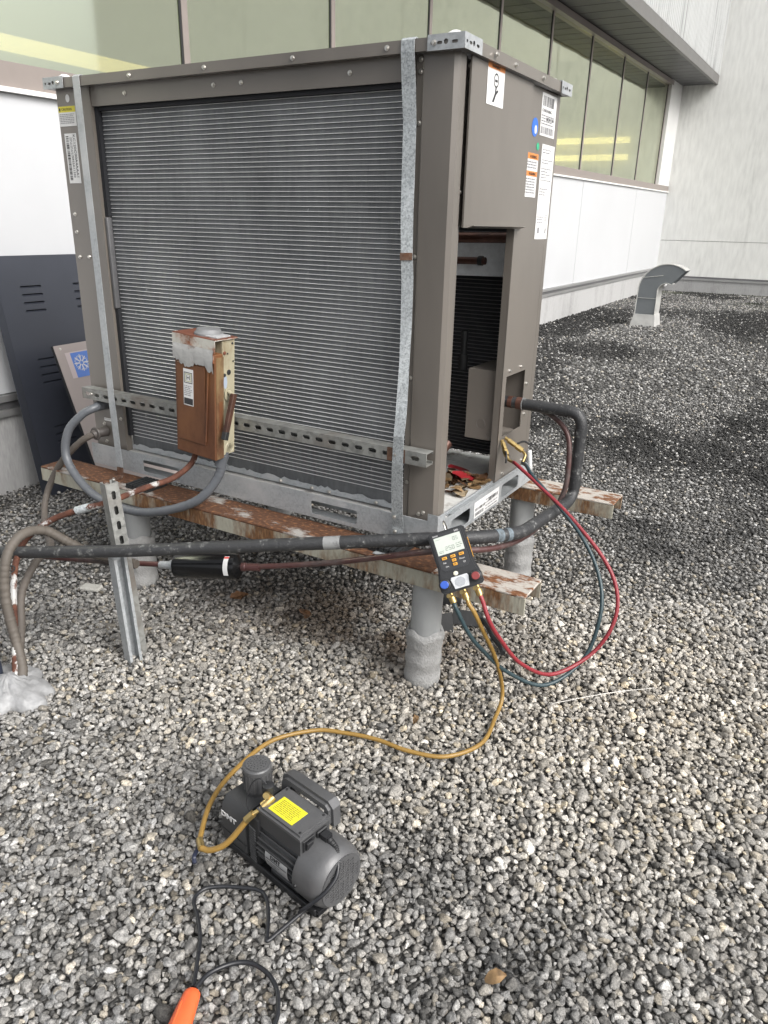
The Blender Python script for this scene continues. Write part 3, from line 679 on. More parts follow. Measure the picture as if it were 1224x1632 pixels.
sticker(F(-1.482, 1.445), .060, .155, WHITE, [('barcode', tf(quads(bars(.008, .006, .145, .020, .0016, 5)), Matrix.Translation((0, .155, 0)) @ lb), INK), ('lettering', tf(text_mesh('KC120C00A4AAA1', .0165, .0002), Matrix.Translation((.042, .152, 0)) @ lb), INK), ('print', tf(quads(text_rows(.012, .023, .075, .038, .006, .5, 8, .3)), Matrix.Translation((0, .155, 0)) @ lb), INKG), ('lettering', tf(text_mesh('5822A11350', .013, .0002), Matrix.Translation((.027, .085, 0)) @ lb), INK)], label='white barcode sticker with model number')
sticker(F(-1.445, 1.705), .01, .01, WHITE, [], shape=[(.010*math.cos(t*.449), .012*math.sin(t*.449)) for t in range(14)], label='white oval dot sticker')
sticker(F(-1.445, .605), .06, .011, WHITE, [('print', quads(text_rows(.003, .002, .055, .010, .004, .4, 3, .1)), INKG)])
hand = [(.052, .014, .062, .03), (.048, .026, .066, .036)]
ring_ = curve_plate(circ(.057, .060, .017, 20), [circ(.057, .060, .013, 20)], .0002)
arm = quads([]); arm = curve_plate([(.036, .008), (.048, .008), (.060, .026), (.074, .036), (.071, .040), (.060, .035), (.063, .045), (.054, .045), (.052, .030)], [], .0002)
sticker(Ee(.155, 1.638, .008), .112, .098, WHITE, [('header', quads([(0, .084, .112, .098)]), ORANGE_L), ('lettering', tf(text_mesh('WARNING', .011, .0002), Matrix.Translation((.024, .0865, .0004))), INK), ('symbol', ring_, INK), ('symbol', arm, INK), ('fan_mark', quads([(.048, .056, .066, .062)]), INK)], label='white sticker with hand and fan symbol')
sticker(Ee(.588, 1.605), .132, .118, WHITE, [('barcode', quads(bars(.008, .082, .105, .110, .0022, 2)), INK), ('barcode', quads(bars(.006, .006, .122, .026, .0022, 7)), INKG), ('lettering', tf(text_mesh('CONDENSING', .013, .0002), Matrix.Translation((.006, .066, 0))), INK), ('lettering', tf(text_mesh('5822A11350', .0135, .0002), Matrix.Translation((.046, .044, 0))), INK), ('print', quads(text_rows(.005, .030, .125, .062, .0075, .5, 21, .3)), INKG)], label='white barcode and serial label')
sticker(Ee(.545, 1.622), .01, .01, BLUE_L, [('symbol', curve_plate([(.006+.010*math.cos(t*.449), -.006+.012*math.sin(t*.449)) for t in range(14)], [], .0002), WHITE)], shape=circ(0, 0, .026, 24), label='round blue sticker')
sticker(Ee(.583, 1.572), .01, .01, GREEN_L, [], shape=circ(0, 0, .011, 16), label='small green dot sticker')
sticker(Ee(.495, 1.425), .100, .125, WHITE, [('header', quads([(0, .108, .1, .125), (0, .060, .1, .075)]), ORANGE_L), ('lettering', tf(text_mesh('WARNING', .0125, .0002), Matrix.Translation((.026, .111, .0004))), INK), ('lettering', tf(text_mesh('WARNING', .0125, .0002), Matrix.Translation((.026, .063, .0004))), INK), ('print', quads(text_rows(.006, .078, .092, .106, .0078, .5, 11, .1) + text_rows(.006, .008, .092, .058, .0078, .5, 12, .1)), INKG)], label='orange headed warning sticker')
rr = []
for i, (y0_, y1_) in enumerate(((.255, .275), (.225, .245), (.17, .22), (.13, .16))): rr += text_rows(.008, y0_, .11, y1_, .0085, .35, 30+i, .5)
rr += text_rows(.008, .05, .07, .075, .008, .35, 41, .3) + text_rows(.075, .05, .11, .08, .006, .4, 42, .3) + [(.02, .018, .036, .036), (.09, .018, .10, .034)]
sticker(Ee(.622, 1.300), .116, .283, WHITE, [('print', quads(rr), INKG)], label='long white rating plate')
sticker(Ee(.245, .437, .0157), .205, .056, WHITE, [('barcode', quads(bars(.008, .006, .075, .018, .0022, 4) + bars(.008, .024, .085, .034, .0022, 5) + bars(.115, .030, .195, .042, .0022, 6)), INK), ('print', quads(text_rows(.09, .006, .2, .05, .011, .35, 9, .6)), INKG)], label='barcode label on the base rail')

# ================================================================== STAND
RUST1 = worn('rust_streaked_cream_flange', (.34, .33, .27), (.15, .072, .030), .46, .58, 1.3, (5, 5, 1.6), (.55, .9), 0, .5, (.27, .17, .08), 2.0, 22)
RUST2 = worn('flaking_rusted_top', (.33, .32, .30), (.095, .040, .018), .37, .45, 4.5, (1, 1.6, 2), (.6, .9), 0, .9, (.27, .125, .05), 5.3, 55)
RUST3 = worn('rust_speckled_pale_top', (.42, .39, .35), (.155, .062, .024), .49, .56, 12, (1, 2.0, 2), (.6, .9), 0, .6, (.30, .14, .055), 9.3, 60)
def beam(label, x0, x1, y0, y1, cut):
    t_ = thing('steel_beam', label, 'beam', ((x0+x1)/2, (y0+y1)/2, .36), group='steel beams of the stand')
    add('web', box(x0, cut, y0, y1, .403, .410, .002), RUST2, t_); add('web', box(cut+.001, x1, y0, y1, .403, .410, .002), RUST3, t_)
    add('flange', box(x0, x1, y0+.0005, y0+.007, .352, .4028, .001), RUST1, t_)
    add('flange', box(x0, x1, y1-.007, y1-.0005, .352, .4028, .001), RUST1, t_)
beam('rusty white steel channel beam under the front of the condensing unit', -1.69, .345, -.136, -.006, .06)
beam('rusty white steel channel beam under the back of the condensing unit', -1.65, .350, .727, .857, -.3)
GREYP = worn('silver_grey_pipe_paint', (.31, .32, .322), (.24, .16, .08), .70, .80, 12, (1, 1, .5), (.45, .7), 0, .15, None, 6.2, 30)
SLEEV = mat('rough_aluminium_coating', (.31, .31, .305), .75, .15, .14, 30, .9, 160)
def rough_sleeve(seed, h=.19):
    rs = random.Random(seed); bm = bmesh.new(); seg = 40; rings = []
    zs_ = [-.03 + (h+.03)*k/22 for k in range(23)] + [h+.008, h+.014]
    for i, z in enumerate(zs_):
        base = .0555 + .002*math.sin(i*.9+seed)
        if i == 21 or i == 22: base = .060
        if i == 23: base = .056
        if i == 24: base = .0485
        rings.append([bm.verts.new(((base + rs.uniform(-.0016, .0016))*math.cos(2*math.pi*k/seg), (base + rs.uniform(-.0016, .0016))*math.sin(2*math.pi*k/seg), z + (.006*math.sin(k*.63+seed) if i > 19 else 0))) for k in range(seg)])
    for a_, b_ in zip(rings, rings[1:]):
        for k in range(seg): bm.faces.new((a_[k], a_[(k+1) % seg], b_[(k+1) % seg], b_[k]))
    return finish(bm, True)
for x, y, tilt, lab in ((.012, -.070, 1.5, 'silver pipe leg with rough coated foot under the front beam near the gauge'), (-1.235, -.070, 0, 'silver pipe leg behind the slotted strut post'), (-.01, .79, -.5, 'silver pipe leg under the back beam near the pipe bends'), (-1.235, .79, 0, 'silver pipe leg under the far left end of the back beam')):
    t_ = thing('pipe_leg', lab, 'stand leg', (x, y, 0), (0, R(tilt), 0), 'pipe legs of the stand')
    add('pipe', lathe([(.047, 0), (.047, .3535)], 32), GREYP, t_, False); add('sleeve', rough_sleeve(int(x*10)+3, .17 if x > -.5 else .19), SLEEV, t_, False)
for i, (x, y, lab) in enumerate(((-1.16, -.075, 'black ribbed rubber pad under the left end of the base rail'), (-.12, -.055, 'black rubber pad under the base rail near the strap'), (-.10, .79, 'black rubber pad on the back beam'))):
    p_ = thing('rubber_pad', lab, 'pad', (x, y, .4105), group='rubber pads under the unit')
    add('base', box(-.055, .055, -.05, .05, 0, .006), DARK, p_, False)
    for k in range(6): add('rib', box(-.052+.018*k, -.052+.018*k+.012, -.049, .049, .0062, .0165), DARK, p_, False)

# hold-down straps: thin metal ribbon following a path (x, y, z, half width)
def ribbon(pts, th=.0018):
    C = [Vector(p[:3]) for p in pts]; hw = [p[3] for p in pts]; tw = [p[4] if len(p) > 4 else 0 for p in pts]; bm = bmesh.new(); L = []
    for i, c in enumerate(C):
        t_ = (C[min(i+1, len(C)-1)] - C[max(i-1, 0)]).normalized(); xx = Vector((1, tw[i], 0)); xx = (xx - t_*xx.dot(t_)).normalized(); nn = xx.cross(t_).normalized()*th/2
        L.append([bm.verts.new(c + xx*s*hw[i] + nn*q) for s, q in ((-1, 1), (1, 1), (1, -1), (-1, -1))])
    for a_, b_ in zip(L, L[1:]):
        for k in range(4): bm.faces.new((a_[k], a_[(k+1) % 4], b_[(k+1) % 4], b_[k]))
    bm.faces.new(L[0]); bm.faces.new(L[-1]); return finish(bm)
st = thing('metal_strap', 'wavy galvanised hold-down strap beside the open access bay', 'strap', (-.13, -.06, .41), group='hold-down straps')
add('strap_band', ribbon([(-.135, .30, 1.7645, .019), (-.130, .02, 1.7645, .019), (-.128, -.020, 1.7655, .019), (-.128, -.0265, 1.760, .019), (-.128, -.027, 1.735, .019), (-.127, -.018, 1.66, .019, .1), (-.124, -.013, 1.58, .018, .1), (-.122, -.016, 1.45, .018, .15), (-.119, -.022, 1.36, .017, .3), (-.116, -.022, 1.26, .016, .35), (-.114, -.018, 1.20, .017, .2), (-.113, -.018, 1.08, .016, .3), (-.112, -.024, .97, .0145, .45), (-.110, -.034, .87, .016, .3), (-.106, -.045, .82, .017, .1), (-.105, -.056, .765, .017), (-.107, -.056, .68, .018), (-.113, -.044, .60, .019), (-.115, -.034, .52, .019), (-.116, -.026, .47, .019), (-.118, -.030, .42, .019), (-.123, -.070, .4125, .019), (-.128, -.125, .4125, .019)]), GALV, st)
add('splice_patch', ribbon([(-.117, -.0238, 1.266, .0168, .35), (-.1165, -.0236, 1.247, .0168, .35)], .003), GALV_STRAP_RUST, st)
for z in (.505, .455): screwF(-.125, z, -.034 if z > .5 else -.0285, st)
st = thing('metal_strap', 'straight grey hold-down strap with rusty foot over the left corner post', 'strap', (-1.38, -.05, .41), group='hold-down straps')
add('strap_band', ribbon([(-1.362, .30, 1.7645, .016), (-1.362, .0, 1.7645, .016), (-1.361, -.020, 1.7655, .016), (-1.361, -.0265, 1.760, .016), (-1.360, -.0268, 1.735, .016), (-1.352, -.033, 1.45, .016), (-1.338, -.043, 1.10, .016), (-1.326, -.0535, .77, .016), (-1.325, -.0545, .70, .016), (-1.322, -.054, .58, .016), (-1.320, -.054, .452, .016)]), GALV2, st)
add('rusty_foot', ribbon([(-1.320, -.0542, .451, .0165), (-1.319, -.056, .42, .0165), (-1.318, -.064, .4128, .0165), (-1.317, -.105, .4122, .0165)], .0022), GALV_STRAP_RUST, st)
add('bolt', SCR, None, st, True, Matrix.Translation((-1.317, -.092, .4135)))

# slotted strut rail across the coil
def strut(name, label, length, mx, slots=True, lo=.0, hi=1.0, group=None):
    o = thing(name, label, 'strut channel', mx=mx)
    hs_ = []
    k = .018 + lo*length
    while slots and k < hi*length - .02: hs_.append(rrect(k, -.0065, k+.028, .0065, .0062)); k += .0485
    add('web', tf(curve_plate(rect(0, -.0205, length, .0205), hs_, .0025), Matrix.Translation((0, -.0205, 0)) @ FRONT), STRUT, o, False)
    for s in (-1, 1):
        za, zb_ = sorted((s*.0205, s*.018)); add('side', box(0, length, -.0192, .0205, za, zb_), STRUT, o, False)
        za, zb_ = sorted((s*.0178, s*.011)); add('lip', box(0.0, length, .0180, .0205, za, zb_), STRUT, o, False)
    return o
sr = strut('strut_channel', 'slotted grey strut channel bolted level across the coil', 1.475, Matrix.Translation((-1.49, -.030, .716)) @ Matrix.Rotation(R(.35), 4, 'Y'))
add('rust_patch', tf(curve_plate(rect(1.345, -.0203, 1.405, .0203), [rrect(1.328+.0, -.0065, 1.36, .0065, .006), rrect(1.3765, -.0065, 1.402, .0065, .006)][1:], .0006), Matrix.Translation((0, -.0222, 0)) @ FRONT), GALV_STRAP_RUST, sr, False)
for x in (.052, 1.375): add('bolt', SCR, None, sr, False, Matrix.Translation((x, -.0232, .001)) @ FRONT)
# slotted strut post in the gravel
pm = Matrix.Translation((-.842, -.445, -.04)) @ Matrix.Rotation(R(-5.2), 4, 'Y') @ Matrix.Rotation(R(74), 4, 'Z') @ Matrix.Rotation(R(-90), 4, 'Y')
sp = strut('strut_post', 'upright slotted strut post standing in the gravel and carrying the pipes', .625, pm, True, .50, 1.0)
sp2 = thing('strut_post', 'short galvanised open strut channel leaning upright below the pipes', 'strut channel', mx=Matrix.Translation((-.815, -.492, -.04)) @ Matrix.Rotation(R(-3.5), 4, 'Y') @ Matrix.Rotation(R(76), 4, 'Z'))
add('web', box(-.0205, .0205, .018, .0205, 0, .405), GALV2, sp2, False)
for s in (-1, 1):
    a_, b_ = sorted((s*.0205, s*.018)); add('side', box(a_, b_, -.0205, .0178, 0, .405), GALV2, sp2, False)
    a_, b_ = sorted((s*.0178, s*.0115)); add('lip', box(a_, b_, -.0205, -.0180, 0, .405), GALV2, sp2, False)

# ================================================================== DISCONNECT BOX
RUSTF = worn('rusted_switch_cover', (.150, .062, .024), (.090, .032, .013), .42, .62, 5, (1, 1, .5), (.42, .62), 0, .12, (.175, .075, .028), 1.4, 7)
CREAM = worn('stained_cream_paint', (.38, .35, .25), (.22, .15, .07), .53, .70, 8, (1, 1, .5), (.4, .7), 0, .15, (.42, .33, .18), 4.4, 30)
CAPR = worn('rusty_cream_cap', (.52, .51, .46), (.25, .09, .04), .47, .60, 9, (1, 1, 1), (.5, .8), 0, .3, None, 7.7, 40)
TOPR = worn('rust_red_top', (.15, .052, .030), (.38, .36, .33), .58, .70, 10, (1, 1, 1), (.6, .8), 0, .3, None, 2.2, 40)
db = thing('disconnect_switch', 'rusty brown electrical disconnect box with cream side and lever on the strut', 'switch box', (-.812, -.108, .612), (0, R(4.0), 0))
add('body', boxes([(-.082, .082, -.012, .046, .008, .385)], .003), CREAM, db, False)
cov = add('cover', boxes([(-.086, .086, -.050, -.0125, 0, .345)], .003), RUSTF, db, False)
add('cover_side', box(.0865, .0875, -.046, -.013, .004, .335), worn('cover_edge_stain', (.22, .15, .075), (.10, .045, .02), .42, .60, 9, (1, 1, .6), (.5, .7), 0, .2), cov, False)
add('raised_panel', box(-.074, .046, -.0535, -.0505, .045, .30, .0014), RUSTF, cov, False)
add('raised_rib', tf(box(-.004, .004, -.0045, 0, -.12, .12, .002), Matrix.Translation((.052, -.0505, .175)) @ Matrix.Rotation(R(3), 4, 'Y')), RUSTF, cov, False)
add('rain_cap', boxes([(-.089, .089, -.055, .050, .3872, .3892), (-.089, .089, -.055, -.053, .352, .387), (-.089, -.087, -.0528, .049, .36, .387)], 0), CAPR, db, False)
add('cap_top', box(-.088, .088, -.054, .049, .3894, .3912), TOPR, db, False)
add('hinge_flap', box(-.083, .083, -.0545, -.0505, .318, .352, .001), CAPR, db, False)
bm = bmesh.new(); r_ = random.Random(8); A = []; B = []; x = -.084
while x < .085:
    A.append((x, .360)); B.append((x, .300 + .010*math.sin(x*60) + r_.uniform(-.006, .006))); x += .007
n_ = 5; vs = [[bm.verts.new((a_[0], -.0560 - .003*math.sin(math.pi*j/n_) - r_.uniform(0, .0015), a_[1]*(1-j/n_)+b_[1]*j/n_)) for j in range(n_+1)] for a_, b_ in zip(A, B)]
for a_, b_ in zip(vs, vs[1:]):
    for j in range(n_): bm.faces.new((a_[j], a_[j+1], b_[j+1], b_[j]))
add('sealant_smear', finish(bm, True), worn('white_sealant', (.40, .40, .39), (.16, .075, .04), .56, .66, 16, (1, 1, 1), (.5, .7), 0, .5, (.28, .2, .15), 3.0, 40), db, False)
add('sealant_dab', tf(box(-.03, .045, -.035, .03, 0, .006, .003, 2), Matrix.Translation((.035, .0, .3908))), mat('grey_sealant', (.32, .325, .33), .7, 0, .2, 40, .6, 60), db, False)
add('conduit_hub', lathe([(.045, 0), (.045, .006), (.040, .010), (.036, .018), (.030, .019)], 28), mat('hub_grey', (.19, .195, .20), .6, .2, .12, 14), db, False, Matrix.Translation((.01, .004, .3912)))
lab = add('nameplate', tf(curve_plate(rect(-.021, 0, .021, .118), [], .0006), Matrix.Translation((-.024, -.0541, .165)) @ FRONT), WHITE, db, False)
def onlab(me, nm, m_): add(nm, tf(me, Matrix.Translation((-.024, -.0548, .165)) @ FRONT), m_, lab, False)
sq = lambda s, c=(0, .090), w=.0022: curve_plate(rect(c[0]-s, c[1]-s, c[0]+s, c[1]+s), [rect(c[0]-s+w, c[1]-s+w, c[0]+s-w, c[1]+s-w)], .0002)
onlab(sq(.0175), 'emblem', INK); onlab(sq(.0125, w=.0016), 'emblem', mat('emblem_olive', (.30, .30, .06), .5)); onlab(quads([(-.0065, .083, -.004, .098), (.004, .083, .0065, .098), (-.0065, .089, .0065, .0915)]), 'emblem', INK)
onlab(quads(text_rows(-.018, .032, .018, .068, .006, .4, 4, .3)), 'print', INKG); onlab(quads([(-.019, .003, .019, .024)]), 'print_block', INK)
lv = thing_lever = add('lever', tube([(.090, .008, .222), (.112, .004, .214)], .007, 10, 2), CREAM, db, False)
add('lever_plate', tf(curve_plate([(.0 + .018*math.cos(t*.45), .022*math.sin(t*.45)) for t in range(14)], [circ(0, .004, .005)], .003), Matrix.Translation((.0865, .010, .212)) @ ENDM), CREAM, db, False)
add('lever_arm', tf(box(-.008, .008, -.009, .009, -.118, .008, .002), Matrix.Translation((.112, .004, .212)) @ Matrix.Rotation(R(-17), 4, 'X')), worn('rusty_lever', (.07, .030, .018), (.045, .018, .011), .4, .6, 30), lv, False)
add('lever_grip', tf(box(-.009, .009, -.009, .009, -.142, -.114, .002), Matrix.Translation((.112, .004, .212)) @ Matrix.Rotation(R(-17), 4, 'X')), DARK, lv, False)
add('guide_slot', tf(box(-.012, .0006, -.008, .008, -.05, .05, 0), Matrix.Translation((.0872, -.026, .145))), RUSTF, db, False)
for y, z, r_, m_ in ((.016, .282, .009, DARK), (-.004, .275, .006, DARK), (.032, .372, .004, DARK), (.036, .315, .003, DARK), (-.004, .345, .006, TOPR), (.010, .342, .003, DARK)):
    add('bolt_head', tf(lathe([(r_, 0), (r_*.9, .002), (r_*.5, .003)], 14), Matrix.Translation((.0822, y, z)) @ ENDM), m_, db, False)
add('id_sticker', tf(curve_plate(circ(0, 0, .012, 8), [], .0005), Matrix.Translation((.0826, .0, .252)) @ ENDM @ Matrix.Diagonal((.7, 1.9, 1, 1))), mat('pale_blue_tag', (.33, .38, .46), .5), db, False)
for r_ in (.010, .015, .019): add('knockout', tf(lathe([(r_-.0007, 0), (r_, .0009), (r_+.0007, 0), (r_+.0007, -.001), (r_-.0007, -.001)], 20), Matrix.Translation((.0822, .020, .030)) @ ENDM), CREAM, db, False)

# ================================================================== CONDUITS
def ribbed(pts, r, pitch=.006, amp=.0007, seg=14):
    C = dense(pts, pitch/2, 60)
    return tube(C, lambda t, L: r + (amp if int(round(L/(pitch/2))) % 2 else -amp), seg, 1, False)
GREYC = mat('grey_liquidtight', (.095, .102, .113), .42, 0, .08, 8)
BROWNC = mat('dusty_brown_conduit', (.085, .073, .063), .7, 0, .18, 14)
gl = [(-1.400, -.012, .668), (-1.418, -.060, .668), (-1.445, -.10, .645), (-1.486, -.14, .579), (-1.481, -.16, .474), (-1.342, -.18, .382), (-1.149, -.19, .36), (-.999, -.18, .379), (-.833, -.155, .445), (-.765, -.115, .53), (-.742, -.098, .625)]
gl[0] = (-1.424, -.002, .672)
c_ = thing('flexible_conduit', 'smooth grey flexible conduit looping from the corner post to the disconnect box', 'conduit', gl[5], group='flexible conduits')
add('hose', ribbed(gl, .0155, .007, .0004), GREYC, c_)
add('fitting', tube([(-1.4235, .0, .672), (-1.421, -.03, .671), (-1.421, -.0305, .671), (-1.424, -.046, .669)], lambda t, L: .021 if L < .03 else .0185, 18, 1, False), mat('conduit_fitting_grey', (.11, .115, .125), .45), c_)
add('fitting', tube([(-.757, -.108, .571), (-.745, -.099, .612)], .019, 16, 1, False), GREYC, c_)
gA = [(-1.442, .0, .563), (-1.452, -.05, .558), (-1.50, -.085, .525), (-1.591, -.12, .427), (-1.643, -.16, .302), (-1.56, -.24, .235), (-1.40, -.34, .25), (-1.234, -.45, .279), (-1.166, -.55, .288), (-1.161, -.62, .206), (-1.10, -.68, .115), (-.985, -.79, .03)]
c_ = thing('flexible_conduit', 'dusty brown ribbed conduit running from the lower post fitting to the sealant mound', 'conduit', gA[-1], group='flexible conduits')
add('hose', ribbed(gA, .0125, .008, .0006), BROWNC, c_)
add('fitting', tube([(-1.4415, .0, .563), (-1.447, -.04, .561), (-1.449, -.0405, .561), (-1.452, -.058, .557)], lambda t, L: .0215 if L < .039 else .016, 18, 1, False), mat('conduit_fitting_brown', (.09, .08, .075), .5), c_)
add('lock_ring', tf(lathe([(.024, 0), (.026, .003), (.024, .007)], 18), Matrix.Translation((-1.4475, -.043, .561)) @ FRONT), mat('conduit_fitting_ring', (.085, .077, .072), .5), c_)
rp = [(-.857, -.108, .615), (-.861, -.135, .568), (-.885, -.20, .530), (-.915, -.30, .517), (-.939, -.43, .502), (-1.011, -.475, .478), (-1.089, -.52, .443), (-1.142, -.58, .391), (-1.139, -.63, .337), (-1.10, -.68, .27), (-1.05, -.73, .15), (-.975, -.80, .03)]
RUSTC = worn('rusted_steel_conduit', (.42, .42, .41), (.085, .030, .017), .43, .48, 11, (1, 1, 1), (.5, .85), 0, .35, (.14, .055, .03), 3.0, 40)
c_ = thing('steel_conduit', 'rusty steel conduit with flaking white paint from the disconnect box over the strut post', 'conduit', rp[-1])
add('pipe', tube(rp, .0098, 14, 8), RUSTC, c_)
add('coupling', tube([(-.985, -.458, .487), (-1.022, -.482, .474)], lambda t, L: .0135, 16, 1, False), GALV, c_)
add('lock_nut', tf(lathe([(.0155, 0), (.0155, .006)], 8), Matrix.Translation((-.8555, -.104, .607))), RUSTC, c_)
rb = [(-.965, -.80, .02), (-.985, -.765, .06), (-1.036, -.74, .132), (-1.068, -.73, .26), (-1.080, -.70, .375), (-1.085, -.64, .429), (-1.086, -.56, .419), (-1.055, -.50, .364), (-1.015, -.45, .318), (-.93, -.415, .30), (-.86, -.405, .30)]
c_ = thing('flexible_conduit', 'thick tan ribbed conduit rising from the sealant mound and arching behind the black pipe', 'conduit', rb[0], group='flexible conduits')
add('hose', ribbed(rb, .0150, .009, .0010, 16), mat('tan_ribbed_conduit', (.088, .076, .064), .65, 0, .15, 20), c_)
dk = thing('flexible_conduit', 'dark blue sleeve rising from the sealant mound at the photo edge', 'conduit', (-1.05, -.83, 0), group='flexible conduits')
add('hose', tube([(-1.035, -.825, .0), (-1.035, -.822, .08), (-1.045, -.818, .20)], lambda t, L: .026 - .010*t, 14, 6), mat('dark_blue_sleeve', (.022, .028, .045), .5, 0, .2, 20), dk)
tag(add('cable_tie', tube([(-1.108+.023*math.cos(t), -.688+.023*math.sin(t), .325+.006*math.sin(t)) for t in [k*2*math.pi/16 for k in range(17)]], .0022, 6, 1, False), DARK), 'thin black cable tie round the rising conduits', 'cable tie')

# sealant mound
bm = bmesh.new(); r_ = random.Random(5); rings = []
for i in range(16):
    q = i/15; row = []
    for k in range(56):
        a_ = 2*math.pi*k/56; edge = .115 + .018*math.sin(3*a_+1) + .010*math.sin(7*a_+2) + .006*math.sin(13*a_)
        rad = edge*(1-(1-q)**1.3) if q > 0 else .001
        h = .030*math.exp(-(q/.28)**2) + .040*(1-q**3.5) - .006 + .005*math.sin(9*a_+q*14)*q*(1-q)*2 + .004*math.sin(17*a_-q*9)*(1-q)*q*3 + .003*math.sin(rad*260+3*a_)*min(1, q*3)
        row.append(bm.verts.new((rad*math.cos(a_), rad*math.sin(a_), max(h if i < 15 else -.012, -.012))))
    rings.append(row)
for a_, b_ in zip(rings, rings[1:]):
    for k in range(56): bm.faces.new((a_[k], a_[(k+1) % 56], b_[(k+1) % 56], b_[k]))
mo = add('sealant_mound', finish(bm, True), mat('silver_roof_cement', (.26, .263, .267), .55, .1, .18, 22, .9, 45)); mo.location = (-.985, -.815, .012); mo.scale = (1.08, 1.0, .9)
tag(mo, 'lumpy silver roof cement mound sealing the conduits into the gravel', 'sealant')

# ================================================================== REFRIGERANT LINES
SL = rounded_path([(-1.75, -.80, .262), (-.803, -.512, .400), (.085, -.160, .528), (.175, -.085, .525), (.247, .06, .506), (.257, .46, .478), (.262, .505, .50), (.262, .505, .776), (-.06, .505, .781)], .05, 6)
sp_ = thing('suction_pipe', 'thick black oxidised refrigerant pipe running across the front and up into the unit', 'pipe', (-.6, -.43, .43))
add('pipe', tube(SL, .0190, 18, 1, False), PIPEB, sp_)
def ringon(par, p0, p1, r, m_, nm='joint'): add(nm, tube([p0, p1], r, 18, 1, False), m_, par)
TAPE = worn('faded_tape', (.24, .245, .245), (.08, .08, .08), .45, .65, 30)
v0, v1 = Vector((-.803, -.512, .400)), Vector((.085, -.160, .528))
ringon(sp_, v0.lerp(v1, .665), v0.lerp(v1, .715), .0196, TAPE, 'tape')
BLUET = worn('pale_blue_tape', (.17, .215, .25), (.07, .08, .085), .45, .65, 30)
w0, w1 = Vector((.175, -.085, .525)), Vector((.247, .06, .506))
ringon(sp_, w0.lerp(w1, .38), w0.lerp(w1, .52), .0197, BLUET, 'tape'); ringon(sp_, w0.lerp(w1, .62), w0.lerp(w1, .72), .0199, BLUET, 'tape')
ringon(sp_, (.262, .505, .522), (.262, .505, .560), .0206, PIPEB); ringon(sp_, (.262, .505, .70), (.262, .505, .725), .0206, PIPEB); ringon(sp_, (.212, .505, .7765), (.185, .505, .777), .0206, PIPEB)
ringon(sp_, (.035, .505, .7795), (.055, .505, .779), .0212, COPPER); ringon(sp_, (.055, .505, .779), (.058, .505, .779), .0218, TAPE); ringon(sp_, (.005, .505, .780), (.02, .505, .780), .0207, COPPER)
ll = [(-1.75, -.66, .245), (-1.204, -.486, .27), (-1.002, -.425, .282), (-.745, -.348, .305), (-.526, -.283, .33), (-.262, -.205, .381), (-.003, -.195, .471), (.113, -.185, .508), (.205, -.05, .487), (.232, .15, .462), (.228, .42, .455), (.232, .462, .48), (.245, .47, .556), (.229, .49, .688), (.171, .515, .743), (.09, .535, .762), (-.07, .55, .758)]
lp = thing('liquid_line', 'thin reddish brown copper liquid line running alongside the thick black pipe', 'pipe', (-.5, -.28, .33))
add('pipe', tube(ll, .0088, 14, 8), COPPER_R, lp)
fd = thing('filter_drier', 'glossy black cylindrical filter drier in the thin copper line', 'filter drier', (-.632, -.3145, .3175))
d0, d1 = Vector((-.752, -.3502, .3038)), Vector((-.524, -.2823, .3303)); dd = (d1-d0)
q = dd.to_track_quat('Z', 'Y').to_matrix().to_4x4(); L_ = dd.length
fm = Matrix.Translation(d0) @ q
add('shell', tf(lathe([(.013, 0), (.022, .004), (.0385, .014), (.0410, .022), (.0410, L_-.022), (.0385, L_-.014), (.022, L_-.004), (.013, L_)], 36), fm), mat('glossy_black_enamel', (.005, .005, .0055), .2, 0, 0, spec=.4), fd)
add('nut', tf(lathe([(.011, -.05), (.013, -.046), (.013, -.012), (.017, -.010), (.017, 0)], 12), fm), GALV2, fd); add('nut', tf(lathe([(.014, L_), (.014, L_+.012), (.0125, L_+.014), (.0125, L_+.06)], 12), fm), COPPER_R, fd)
def wrap_label(z0, z1, a0, a1, m_, r=.0414):
    bm = bmesh.new(); v = [[bm.verts.new((r*math.cos(a0+(a1-a0)*k/10), r*math.sin(a0+(a1-a0)*k/10), z)) for z in (z0, z1)] for k in range(11)]
    for a_, b_ in zip(v, v[1:]): bm.faces.new((a_[0], a_[1], b_[1], b_[0]))
    return finish(bm, True)
inv = fm.inverted(); cl = inv @ CAM; ca = math.atan2(cl.y, cl.x)
upl = inv.to_3x3() @ Vector((0, 0, 1)); ua = math.atan2(upl.y, upl.x)
s_ = 1 if math.sin(ca-ua) < 0 else -1
add('label', tf(wrap_label(L_-.046, L_-.030, ca-.3*s_*-1-.55, ca+.75, WHITE), fm), WHITE, fd)
add('label_end', tf(wrap_label(L_-.046, L_-.030, ca-s_*-1*.62, ca-s_*-1*.80, WHITE, .0417), fm), mat('red_print', (.55, .05, .04), .5), fd)

